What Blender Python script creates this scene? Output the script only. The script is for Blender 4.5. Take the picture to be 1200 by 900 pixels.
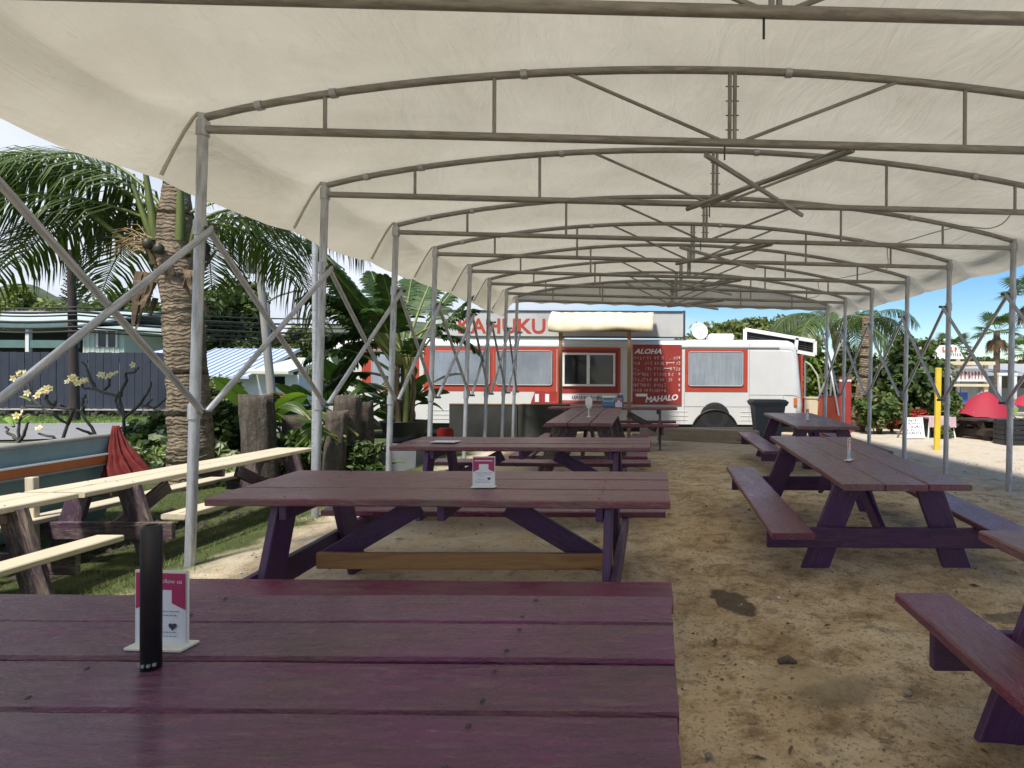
import bpy, bmesh, math, random
from mathutils import Vector, Matrix, noise
R = math.radians
rnd = random.Random(11)
for o in list(bpy.data.objects):
    bpy.data.objects.remove(o)
scene = bpy.context.scene
COL = scene.collection
# ------------------------------------------------------------------ camera
CAMZ = 1.33
F, CX, CY = 700.0, 765.0, 450.0
CR = (Matrix.Rotation(R(90 - 0.16), 4, 'X') @ Matrix.Rotation(R(0.3), 4, 'Z'))
cam = bpy.data.cameras.new('camera')
cam.sensor_width = 36.0
cam.lens = 36.0 * F / 1200.0
cam.shift_x = -(CX - 600) / 1200.0
cam.clip_start = 0.05
cam.clip_end = 3000
cam_o = bpy.data.objects.new('camera', cam)
COL.objects.link(cam_o)
cam_o.matrix_world = Matrix.Translation((0, 0, CAMZ)) @ CR
scene.camera = cam_o
# ------------------------------------------------------------------ light
SUN_EL, SUN_AZ = 58.0, 202.0        # azimuth clockwise from +Y
az = R(SUN_AZ)
sdir = Vector((math.sin(az) * math.cos(R(SUN_EL)), math.cos(az) * math.cos(R(SUN_EL)), math.sin(R(SUN_EL))))
world = bpy.data.worlds.new('World')
scene.world = world
world.use_nodes = True
wn, wl = world.node_tree.nodes, world.node_tree.links
wn.clear()
w_out = wn.new('ShaderNodeOutputWorld')
w_bg = wn.new('ShaderNodeBackground')
w_bg.inputs['Strength'].default_value = 0.09
w_sky = wn.new('ShaderNodeTexSky')
w_sky.sky_type = 'NISHITA'
w_sky.sun_disc = False
w_sky.sun_elevation = R(SUN_EL)
w_sky.sun_rotation = R(SUN_AZ)
w_sky.air_density = 1.0
w_sky.dust_density = 0.15
w_sky.ozone_density = 3.0
w_tc = wn.new('ShaderNodeTexCoord')
w_sep = wn.new('ShaderNodeSeparateXYZ')
wl.new(w_tc.outputs['Generated'], w_sep.inputs[0])
def wmath(op, a, b=None, clamp=False):
    n = wn.new('ShaderNodeMath'); n.operation = op; n.use_clamp = clamp
    for i, v in enumerate((a, b)):
        if v is None: continue
        if isinstance(v, (int, float)): n.inputs[i].default_value = v
        else: wl.new(v, n.inputs[i])
    return n.outputs[0]
# cloud layer: direction projected on a flat deck
zc = wmath('MAXIMUM', wmath('ADD', w_sep.outputs[2], 0.12), 0.05)
w_cmb = wn.new('ShaderNodeCombineXYZ')
wl.new(wmath('DIVIDE', w_sep.outputs[0], zc), w_cmb.inputs[0])
wl.new(wmath('DIVIDE', w_sep.outputs[1], zc), w_cmb.inputs[1])
w_n = wn.new('ShaderNodeTexNoise')
w_n.inputs['Scale'].default_value = 0.55
w_n.inputs['Detail'].default_value = 7
w_n.inputs['Roughness'].default_value = 0.58
w_n.inputs['Distortion'].default_value = 0.4
wl.new(w_cmb.outputs[0], w_n.inputs['Vector'])
# the overcast bank lies to the west (-X), clear sky to the east
w_bias = wmath('MULTIPLY', w_sep.outputs[0], -0.75)
w_cov = wmath('ADD', w_n.outputs['Fac'], w_bias)
w_rmp = wn.new('ShaderNodeMapRange')
w_rmp.inputs['From Min'].default_value = 0.42
w_rmp.inputs['From Max'].default_value = 0.66
wl.new(w_cov, w_rmp.inputs['Value'])
w_n2 = wn.new('ShaderNodeTexNoise')
w_n2.inputs['Scale'].default_value = 1.1
w_n2.inputs['Detail'].default_value = 5
wl.new(w_cmb.outputs[0], w_n2.inputs['Vector'])
w_cr = wn.new('ShaderNodeValToRGB')
w_cr.color_ramp.elements[0].position = 0.35
w_cr.color_ramp.elements[0].color = (4.2, 4.55, 5.2, 1)
w_cr.color_ramp.elements[1].position = 0.62
w_cr.color_ramp.elements[1].color = (5.4, 5.6, 6.1, 1)
wl.new(w_n2.outputs['Fac'], w_cr.inputs[0])
w_mix = wn.new('ShaderNodeMixRGB')
wl.new(wmath('MULTIPLY', w_rmp.outputs[0], 0.94), w_mix.inputs[0])
w_hs = wn.new('ShaderNodeHueSaturation'); w_hs.inputs['Saturation'].default_value = 1.3; w_hs.inputs['Value'].default_value = .82
wl.new(w_sky.outputs[0], w_hs.inputs['Color']); wl.new(w_hs.outputs[0], w_mix.inputs[1])
wl.new(w_cr.outputs[0], w_mix.inputs[2])
wl.new(w_mix.outputs[0], w_bg.inputs[0])
wl.new(w_bg.outputs[0], w_out.inputs[0])

sun = bpy.data.lights.new('sun', 'SUN')
sun.energy = 3.0
sun.angle = R(8.0)
sun.color = (1.0, 0.95, 0.87)
sun_o = bpy.data.objects.new('sun', sun)
COL.objects.link(sun_o)
sun_o.rotation_euler = (-sdir).to_track_quat('-Z', 'Y').to_euler()
sun_o.location = (0, 0, 30)

scene.render.engine = 'CYCLES'
scene.render.resolution_x, scene.render.resolution_y = 1024, 768
scene.view_settings.view_transform = 'Standard'
scene.view_settings.look = 'None'
scene.view_settings.gamma = 1.0
scene.view_settings.exposure = 1.0
scene.cycles.max_bounces = 8
scene.cycles.transparent_max_bounces = 12

# ------------------------------------------------------------------ helpers
def U(px, py, D):
    """world point at depth y = D that the photograph shows at pixel (px, py)"""
    d = CR.to_3x3() @ Vector(((px - CX) / F, -(py - CY) / F, -1.0))
    d = d * (D / d.y)
    return Vector((d.x, D, CAMZ + d.z))

def sstep(a, b, v):
    t = min(1.0, max(0.0, (v - a) / (b - a)))
    return t * t * (3 - 2 * t)

def gz(x, y):
    z = 0.03 + 0.05 * sstep(3, 8, y)
    z -= 0.22 * sstep(-3.25, -4.1, x)
    z += 0.012 * noise.noise(Vector((x * .8, y * .8, 3.1))) + 0.006 * noise.noise(Vector((x * 2.7, y * 2.7, 7.7)))
    return z

def link(o, parent=None):
    COL.objects.link(o)
    if parent is not None: o.parent = parent
    return o

def tag(o, label=None, cat=None, group=None, kind=None):
    if label: o['label'] = label
    if cat: o['category'] = cat
    if group: o['group'] = group
    if kind: o['kind'] = kind
    return o

def empty(name, loc, label, cat, group=None, rz=0.0):
    o = bpy.data.objects.new(name, None)
    o.empty_display_size = 0.2
    COL.objects.link(o)
    o.location = loc
    o.rotation_euler = (0, 0, rz)
    return tag(o, label, cat, group)

class MB:
    """collects faces of one mesh"""
    def __init__(s):
        s.v, s.f, s.sm, s.mi = [], [], [], []
        s.cur = 0
    def add(s, vs, fs, smooth=False):
        b = len(s.v)
        s.v.extend([tuple(p) for p in vs])
        for f in fs:
            s.f.append(tuple(i + b for i in f)); s.sm.append(smooth); s.mi.append(s.cur)
    def box(s, c, size, M=None, ch=0.0):
        hx, hy, hz = (k / 2 for k in size)
        vs, fs = cbox_data(hx, hy, hz, ch)
        if M is not None: vs = [M @ Vector(p) for p in vs]
        s.add([Vector(c) + Vector(p) for p in vs], fs)
    def tube(s, pts, rad, n=8, cap=True, smooth=True):
        pts = [Vector(p) for p in pts]
        m = len(pts)
        if isinstance(rad, (int, float)): rad = [rad] * m
        vs, fs = [], []
        up = None
        for i, p in enumerate(pts):
            t = (pts[min(i + 1, m - 1)] - pts[max(i - 1, 0)]).normalized()
            if up is None:
                up = Vector((0, 0, 1)) if abs(t.z) < .9 else Vector((1, 0, 0))
            a = t.cross(up)
            if a.length < 1e-4: a = t.orthogonal()
            a.normalize(); b = a.cross(t); up = b
            for k in range(n):
                q = 2 * math.pi * k / n
                vs.append(p + (a * math.cos(q) + b * math.sin(q)) * rad[i])
        for i in range(m - 1):
            for k in range(n):
                fs.append((i * n + k, i * n + (k + 1) % n, (i + 1) * n + (k + 1) % n, (i + 1) * n + k))
        s.add(vs, fs, smooth)
        if cap:
            s.add(vs[:n], [tuple(range(n))]); s.add(vs[-n:], [tuple(reversed(range(n)))])
    def lathe(s, prof, n=20, c=(0, 0, 0), smooth=True, sx=1.0, sy=1.0):
        vs, fs = [], []
        for r, z in prof:
            for k in range(n):
                q = 2 * math.pi * k / n
                vs.append((c[0] + r * math.cos(q) * sx, c[1] + r * math.sin(q) * sy, c[2] + z))
        for i in range(len(prof) - 1):
            for k in range(n):
                fs.append((i * n + k, i * n + (k + 1) % n, (i + 1) * n + (k + 1) % n, (i + 1) * n + k))
        s.add(vs, fs, smooth)
    def prism(s, poly, axis, a, b):
        """extrude a 2D polygon along an axis (0=x,1=y,2=z) between a and b"""
        n = len(poly)
        def pt(u, v, w):
            return {0: (w, u, v), 1: (u, w, v), 2: (u, v, w)}[axis]
        vs = [pt(u, v, a) for u, v in poly] + [pt(u, v, b) for u, v in poly]
        fs = [tuple(range(n)), tuple(range(2 * n - 1, n - 1, -1))]
        for i in range(n):
            j = (i + 1) % n
            fs.append((i, j, n + j, n + i))
        s.add(vs, fs)
    def mesh(s, name):
        me = bpy.data.meshes.new(name)
        me.from_pydata(s.v, [], s.f)
        me.polygons.foreach_set('use_smooth', s.sm)
        me.polygons.foreach_set('material_index', s.mi)
        me.update()
        return me
    def build(s, name, mat, parent=None, loc=None, fix=True):
        me = s.mesh(name)
        if fix:
            bm = bmesh.new(); bm.from_mesh(me)
            bmesh.ops.recalc_face_normals(bm, faces=bm.faces)
            bm.to_mesh(me); bm.free()
        for m in (mat if isinstance(mat, (list, tuple)) else [mat]): me.materials.append(m)
        o = bpy.data.objects.new(name, me)
        if loc is not None: o.location = loc
        return link(o, parent)

def cbox_data(hx, hy, hz, ch):
    if ch <= 0:
        vs = [(x, y, z) for x in (-hx, hx) for y in (-hy, hy) for z in (-hz, hz)]
        return vs, [(0, 1, 3, 2), (4, 6, 7, 5), (0, 4, 5, 1), (2, 3, 7, 6), (0, 2, 6, 4), (1, 5, 7, 3)]
    vs, idx = [], {}
    for sx in (-1, 1):
        for sy in (-1, 1):
            for sz in (-1, 1):
                for a in range(3):
                    p = [sx * (hx - ch), sy * (hy - ch), sz * (hz - ch)]
                    p[a] = (sx * hx, sy * hy, sz * hz)[a]
                    idx[(sx, sy, sz, a)] = len(vs); vs.append(tuple(p))
    fs = []
    for a in range(3):
        b, c = [k for k in range(3) if k != a]
        for s in (-1, 1):
            q = []
            for (u, v) in ((-1, -1), (1, -1), (1, 1), (-1, 1)):
                k = [0, 0, 0]; k[a] = s; k[b] = u; k[c] = v
                q.append(idx[(k[0], k[1], k[2], a)])
            fs.append(tuple(q))
    for a in range(3):
        b, c = [k for k in range(3) if k != a]
        for u in (-1, 1):
            for v in (-1, 1):
                q = []
                for s, ax in ((-1, b), (1, b), (1, c), (-1, c)):
                    k = [0, 0, 0]; k[a] = s; k[b] = u; k[c] = v
                    q.append(idx[(k[0], k[1], k[2], ax)])
                fs.append(tuple(q))
    for sx in (-1, 1):
        for sy in (-1, 1):
            for sz in (-1, 1):
                fs.append(tuple(idx[(sx, sy, sz, a)] for a in range(3)))
    return vs, fs

_cache = {}
def board_mesh(L, w, t, ch, mat):
    k = (round(L, 3), round(w, 3), round(t, 3), ch, mat.name)
    if k not in _cache:
        mb = MB(); mb.box((0, 0, 0), (L, w, t), None, ch)
        me = mb.mesh('board')
        bm = bmesh.new(); bm.from_mesh(me); bmesh.ops.recalc_face_normals(bm, faces=bm.faces); bm.to_mesh(me); bm.free()
        me.materials.append(mat); _cache[k] = me
    return _cache[k]

_pk = [0]
def plank_mesh(L, w, t, mat, amp=.0035):
    """an old plank: slightly wavy edges, worn arrises, ragged ends; long axis X"""
    _pk[0] += 1; sd = _pk[0] * 3.7; nseg = max(6, int(L / .11)); mb = MB()
    c = min(.007, t * .2); prof = [(-w / 2, -t / 2 + c), (-w / 2, t / 2 - c), (-w / 2 + c, t / 2), (-w / 6, t / 2), (w / 6, t / 2), (w / 2 - c, t / 2), (w / 2, t / 2 - c), (w / 2, -t / 2 + c), (w / 2 - c, -t / 2), (-w / 2 + c, -t / 2)]
    n = len(prof)
    for i in range(nseg + 1):
        x = -L / 2 + L * i / nseg
        cup = .0025 * noise.noise(Vector((sd, x * .7, 1)))
        for y, z in prof:
            ex = .006 * noise.noise(Vector((y * 22, sd, i))) if i in (0, nseg) else 0
            k = amp * noise.noise(Vector((x * 4.5, sd, 5 if y > 0 else 9))) * (1 if abs(y) > w * .3 else 0)
            mb.v.append((x + ex, y + k, z + cup * (abs(y) / (w / 2)) ** 2 * 2 + .003 * noise.noise(Vector((x * 1.1, sd, 2)))))
    for i in range(nseg):
        for j in range(n):
            mb.f.append((i * n + j, i * n + (j + 1) % n, (i + 1) * n + (j + 1) % n, (i + 1) * n + j)); mb.sm.append(False); mb.mi.append(0)
    for f in (tuple(range(n)), tuple(range((nseg + 1) * n - 1, nseg * n - 1, -1))): mb.f.append(f); mb.sm.append(False); mb.mi.append(0)
    me = mb.mesh('plank'); bm = bmesh.new(); bm.from_mesh(me); bmesh.ops.recalc_face_normals(bm, faces=bm.faces); bm.to_mesh(me); bm.free()
    me.materials.append(mat); return me

def plank(name, p0, p1, w, t, mat, parent=None, up=(0, 0, 1)):
    M, L = basis(p0, p1, up)
    o = bpy.data.objects.new(name, plank_mesh(L, w, t, mat)); o.matrix_basis = M
    return link(o, parent)

def basis(p0, p1, up):
    p0, p1 = Vector(p0), Vector(p1)
    x = (p1 - p0).normalized()
    up = Vector(up)
    y = up.cross(x)
    if y.length < 1e-5: y = x.orthogonal()
    y.normalize(); z = x.cross(y)
    M = Matrix((x, y, z)).transposed().to_4x4()
    M.translation = (p0 + p1) / 2
    return M, (p1 - p0).length

def board(name, p0, p1, w, t, mat, parent=None, up=(0, 0, 1), ch=0.004):
    """a plank from p0 to p1; w across, t along 'up'"""
    M, L = basis(p0, p1, up)
    o = bpy.data.objects.new(name, board_mesh(L, w, t, ch, mat))
    o.matrix_basis = M
    return link(o, parent)

def rod(name, p0, p1, r, mat, parent=None, n=10):
    M, L = basis(p0, p1, (0, 0, 1) if abs((Vector(p1) - Vector(p0)).normalized().z) < .95 else (0, 1, 0))
    k = ('rod', round(L, 3), round(r, 4), n, mat.name)
    if k not in _cache:
        mb = MB(); mb.tube([(-L / 2, 0, 0), (L / 2, 0, 0)], r, n)
        me = mb.mesh('rod'); me.materials.append(mat); _cache[k] = me
    o = bpy.data.objects.new(name, _cache[k])
    o.matrix_basis = M
    return link(o, parent)

def copy_tree(o, parent=None):
    c = o.copy(); COL.objects.link(c); c.parent = parent
    for ch in list(o.children): copy_tree(ch, c)
    return c

def text_mesh(s, size, shear=0.0, off=0.0, spacing=1.0):
    cu = bpy.data.curves.new('t', 'FONT')
    cu.body = s; cu.size = size; cu.shear = shear; cu.offset = off; cu.space_character = spacing
    cu.align_x = 'LEFT'; cu.extrude = 0.0; cu.resolution_u = 3
    to = bpy.data.objects.new('t', cu); COL.objects.link(to)
    dg = bpy.context.evaluated_depsgraph_get()
    me = bpy.data.meshes.new_from_object(to.evaluated_get(dg))
    bpy.data.objects.remove(to); bpy.data.curves.remove(cu)
    return me

def text_obj(name, s, size, mat, M, parent, width=None, **k):
    me = text_mesh(s, size, **k)
    me.materials.clear(); me.materials.append(mat)
    xs = [v.co.x for v in me.vertices]
    if width and xs:
        w = max(xs) - min(xs)
        for v in me.vertices: v.co.x = (v.co.x - min(xs)) * width / w
    o = bpy.data.objects.new(name, me)
    o.matrix_basis = M
    return link(o, parent)

# ------------------------------------------------------------------ materials
def new_mat(name):
    m = bpy.data.materials.new(name); m.use_nodes = True
    nt = m.node_tree; nt.nodes.clear()
    out = nt.nodes.new('ShaderNodeOutputMaterial')
    b = nt.nodes.new('ShaderNodeBsdfPrincipled')
    nt.links.new(b.outputs[0], out.inputs[0])
    return m, nt, b, out

def N(nt, typ, **k):
    n = nt.nodes.new(typ)
    for a, v in k.items(): setattr(n, a, v)
    return n

def coords(nt, scale, space='Object', rand=True):
    tc = N(nt, 'ShaderNodeTexCoord'); mp = N(nt, 'ShaderNodeMapping')
    mp.inputs['Scale'].default_value = scale
    nt.links.new(tc.outputs[space], mp.inputs[0])
    if rand:
        oi = N(nt, 'ShaderNodeObjectInfo')
        mu = N(nt, 'ShaderNodeMath', operation='MULTIPLY'); mu.inputs[1].default_value = 37.0
        nt.links.new(oi.outputs['Random'], mu.inputs[0])
        nt.links.new(mu.outputs[0], mp.inputs['Location'])
    return mp.outputs[0]

def tex(nt, vec, scale, detail=4, rough=.55, dist=0.0):
    n = N(nt, 'ShaderNodeTexNoise')
    n.inputs['Scale'].default_value = scale; n.inputs['Detail'].default_value = detail
    n.inputs['Roughness'].default_value = rough; n.inputs['Distortion'].default_value = dist
    if vec is not None: nt.links.new(vec, n.inputs['Vector'])
    return n.outputs['Fac']

def ramp(nt, fac, stops):
    r = N(nt, 'ShaderNodeValToRGB')
    e = r.color_ramp.elements
    while len(e) < len(stops): e.new(0.5)
    for i, (p, c) in enumerate(stops):
        e[i].position = p; e[i].color = (c[0], c[1], c[2], 1) if not isinstance(c, (int, float)) else (c, c, c, 1)
    nt.links.new(fac, r.inputs[0])
    return r.outputs[0]

def mix(nt, fac, a, b, typ='MIX'):
    m = N(nt, 'ShaderNodeMixRGB', blend_type=typ)
    for i, v in enumerate((fac, a, b)):
        if isinstance(v, (int, float)): m.inputs[i].default_value = v
        elif isinstance(v, tuple): m.inputs[i].default_value = (v[0], v[1], v[2], 1)
        else: nt.links.new(v, m.inputs[i])
    return m.outputs[0]

def bump(nt, b, h, strength, dist=0.01):
    n = N(nt, 'ShaderNodeBump')
    n.inputs['Strength'].default_value = strength; n.inputs['Distance'].default_value = dist
    nt.links.new(h, n.inputs['Height']); nt.links.new(n.outputs[0], b.inputs['Normal'])

def mat_plain(name, c, rough=.6, metal=0.0, var=.15, scale=6.0, bmp=0.0, stretch=(1, 1, 1), c2=None, spec=.5):
    m, nt, b, out = new_mat(name)
    v = coords(nt, stretch)
    f = tex(nt, v, scale, 5, .6)
    c2 = c2 or tuple(k * (1 - var * 2) for k in c)
    nt.links.new(ramp(nt, f, [(.3, c2), (.68, c)]), b.inputs['Base Color'])
    b.inputs['Roughness'].default_value = rough; b.inputs['Metallic'].default_value = metal
    b.inputs['Specular IOR Level'].default_value = spec
    if bmp: bump(nt, b, tex(nt, v, scale * 4, 4), bmp, .01)
    return m

def mat_leaf(name, c1, c2, rough=.5, trans=.35):
    m, nt, b, out = new_mat(name)
    g = N(nt, 'ShaderNodeNewGeometry')
    col = ramp(nt, g.outputs['Random Per Island'], [(0, c1), (1, c2)])
    oi = N(nt, 'ShaderNodeObjectInfo')
    hs = N(nt, 'ShaderNodeHueSaturation')
    mr = N(nt, 'ShaderNodeMapRange'); mr.inputs['To Min'].default_value = .75; mr.inputs['To Max'].default_value = 1.25
    nt.links.new(oi.outputs['Random'], mr.inputs['Value']); nt.links.new(mr.outputs[0], hs.inputs['Value'])
    nt.links.new(col, hs.inputs['Color'])
    nt.links.new(hs.outputs[0], b.inputs['Base Color'])
    b.inputs['Roughness'].default_value = rough
    tr = N(nt, 'ShaderNodeBsdfTranslucent')
    nt.links.new(mix(nt, 1.0, hs.outputs[0], (1.3, 1.5, .6), 'MULTIPLY'), tr.inputs[0])
    mx = N(nt, 'ShaderNodeMixShader'); mx.inputs[0].default_value = trans
    nt.links.new(b.outputs[0], mx.inputs[1]); nt.links.new(tr.outputs[0], mx.inputs[2])
    nt.links.new(mx.outputs[0], out.inputs[0])
    return m

def mat_paintwood(name, top, side, worn, wear=.45, rough=.42, bmp=.35, coat=.12, bd=.014, con=.6):
    """old painted plank: long axis is local X"""
    m, nt, b, out = new_mat(name)
    v1 = coords(nt, (1.2, 9, 9)); v2 = coords(nt, (1, 1.6, 1.6)); v3 = coords(nt, (4, 30, 30))
    grain = tex(nt, v1, 3.5, 8, .66, .9)
    fine = tex(nt, v3, 3.0, 6, .68, .6)
    patch = tex(nt, v2, 2.3, 6, .64)
    wrk = tex(nt, coords(nt, (2.6, 9, 9)), 3.6, 6, .62, 1.8)
    col = mix(nt, ramp(nt, patch, [(.40, 0.0), (.60, 1.0)]), top, side)
    # paint rubbed through to greyish wood, in streaks along the board
    wm = N(nt, 'ShaderNodeMath', operation='MULTIPLY')
    nt.links.new(ramp(nt, patch, [(.42, 0.0), (.60, 1.0)]), wm.inputs[0])
    nt.links.new(ramp(nt, grain, [(.42, 0.0), (.62, 1.0)]), wm.inputs[1])
    wm2 = N(nt, 'ShaderNodeMath', operation='MULTIPLY'); wm2.inputs[1].default_value = wear * 1.7; wm2.use_clamp = True
    nt.links.new(wm.outputs[0], wm2.inputs[0])
    col = mix(nt, wm2.outputs[0], col, worn)
    # scuffs and grain; side-lit relief painted in as pale ridges and dark crevices
    ridge_light = ramp(nt, mix(nt, .5, fine, wrk), [(.52, 0.0), (.66, con)])
    col = mix(nt, ridge_light, col, tuple(min(1, k * 1.5 + .05) for k in worn))
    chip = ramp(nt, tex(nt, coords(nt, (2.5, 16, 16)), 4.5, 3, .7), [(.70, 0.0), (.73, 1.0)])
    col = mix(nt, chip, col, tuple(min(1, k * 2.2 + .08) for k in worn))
    dirt = ramp(nt, mix(nt, .5, fine, grain), [(.34, 1.0 - con), (.50, 1.0)])  # crevice shade painted over the grain
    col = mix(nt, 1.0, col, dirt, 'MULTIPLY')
    nt.links.new(col, b.inputs['Base Color'])
    rr = ramp(nt, mix(nt, .5, patch, wrk), [(.35, rough - .12), (.65, rough + .22)])
    nt.links.new(rr, b.inputs['Roughness'])
    b.inputs['Specular IOR Level'].default_value = .6
    b.inputs['Coat Weight'].default_value = coat; b.inputs['Coat Roughness'].default_value = .18
    h = mix(nt, .35, grain, fine); h = mix(nt, .5, h, wrk)
    bump(nt, b, h, bmp, bd)
    return m

def mat_rawwood(name, c1, c2, knot=(.16, .08, .03), rough=.7, bmp=.25):
    m, nt, b, out = new_mat(name)
    v1 = coords(nt, (.8, 8, 8)); v2 = coords(nt, (1.1, 5, 5))
    g = tex(nt, v1, 4.0, 6, .6, 1.0)
    col = ramp(nt, g, [(.3, c2), (.65, c1)])
    k = ramp(nt, tex(nt, v2, 2.4, 2, .5), [(.70, 0.0), (.76, 1.0)])
    col = mix(nt, k, col, knot)
    nt.links.new(col, b.inputs['Base Color'])
    b.inputs['Roughness'].default_value = rough
    bump(nt, b, g, bmp, .006)
    return m

def mat_metal(name, c, rough=.42, metal=.75):
    m, nt, b, out = new_mat(name)
    v = coords(nt, (2, 14, 14))
    f = tex(nt, v, 3, 6, .65)
    sp = tex(nt, coords(nt, (1, 1, 1)), 55, 3, .6)
    col = ramp(nt, f, [(.28, tuple(k * .55 for k in c)), (.62, c)])
    rust = ramp(nt, tex(nt, coords(nt, (1.5, 1, 1)), 7, 5, .7), [(.64, 0.0), (.78, .55)])
    col = mix(nt, rust, col, (.22, .15, .10))
    col = mix(nt, ramp(nt, sp, [(.6, 0.0), (.75, .4)]), col, tuple(min(1, k * 1.3) for k in c))
    nt.links.new(col, b.inputs['Base Color'])
    b.inputs['Metallic'].default_value = metal
    nt.links.new(ramp(nt, f, [(.3, rough + .2), (.7, rough)]), b.inputs['Roughness'])
    return m

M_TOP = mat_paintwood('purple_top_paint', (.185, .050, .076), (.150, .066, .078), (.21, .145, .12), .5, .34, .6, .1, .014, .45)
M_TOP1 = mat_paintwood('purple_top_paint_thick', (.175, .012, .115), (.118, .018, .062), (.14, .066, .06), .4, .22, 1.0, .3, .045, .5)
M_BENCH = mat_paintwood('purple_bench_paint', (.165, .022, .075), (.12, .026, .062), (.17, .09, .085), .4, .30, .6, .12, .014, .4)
M_LEG = mat_paintwood('purple_leg_paint', (.078, .016, .108), (.058, .018, .070), (.10, .055, .08), .3, .48, .3, .05, .012, .3)
M_LEGD = mat_paintwood('purple_leg_weathered_shade', (.062, .028, .058), (.058, .038, .042), (.20, .15, .115), .6, .6, .4)  # weathered purple; on the pine tables its darkness stands in for shade
M_RAW = mat_rawwood('new_pine', (.58, .52, .39), (.48, .41, .29))
M_STRETCH = mat_rawwood('orange_pine', (.46, .27, .12), (.32, .17, .07))
M_BROWNPOST = mat_rawwood('brown_post_wood', (.30, .19, .10), (.22, .13, .07))
M_GREYWOOD = mat_rawwood('grey_weathered_wood', (.36, .30, .23), (.22, .18, .14), (.12, .09, .07))
M_STEEL = mat_metal('galvanised_steel', (.50, .52, .56), .38, .6)
M_STEELD = mat_metal('backlit_galvanised_steel', (.33, .32, .30), .5, .4)  # darker copy of the post steel, backlit shade put into its colour
M_BOLT = mat_plain('dark_bolt', (.08, .08, .08), .5, .6)
M_WHITE = mat_plain('white_bus_paint', (.67, .67, .66), .35, 0, .05, 1.5)
M_WHITEP = mat_plain('white_plastic', (.82, .82, .80), .4, 0, .04, 6)
M_RED = mat_plain('red_trim_paint', (.48, .06, .035), .5, 0, .1, 5)
M_DRED = mat_plain('dark_red_board', (.34, .036, .03), .55, 0, .1, 5)
M_BLACK = mat_plain('black_plastic', (.018, .018, .02), .45, 0, .1, 8)
M_CHAR = mat_plain('charcoal_board', (.042, .045, .042), .75, 0, .25, 3, .15)
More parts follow.
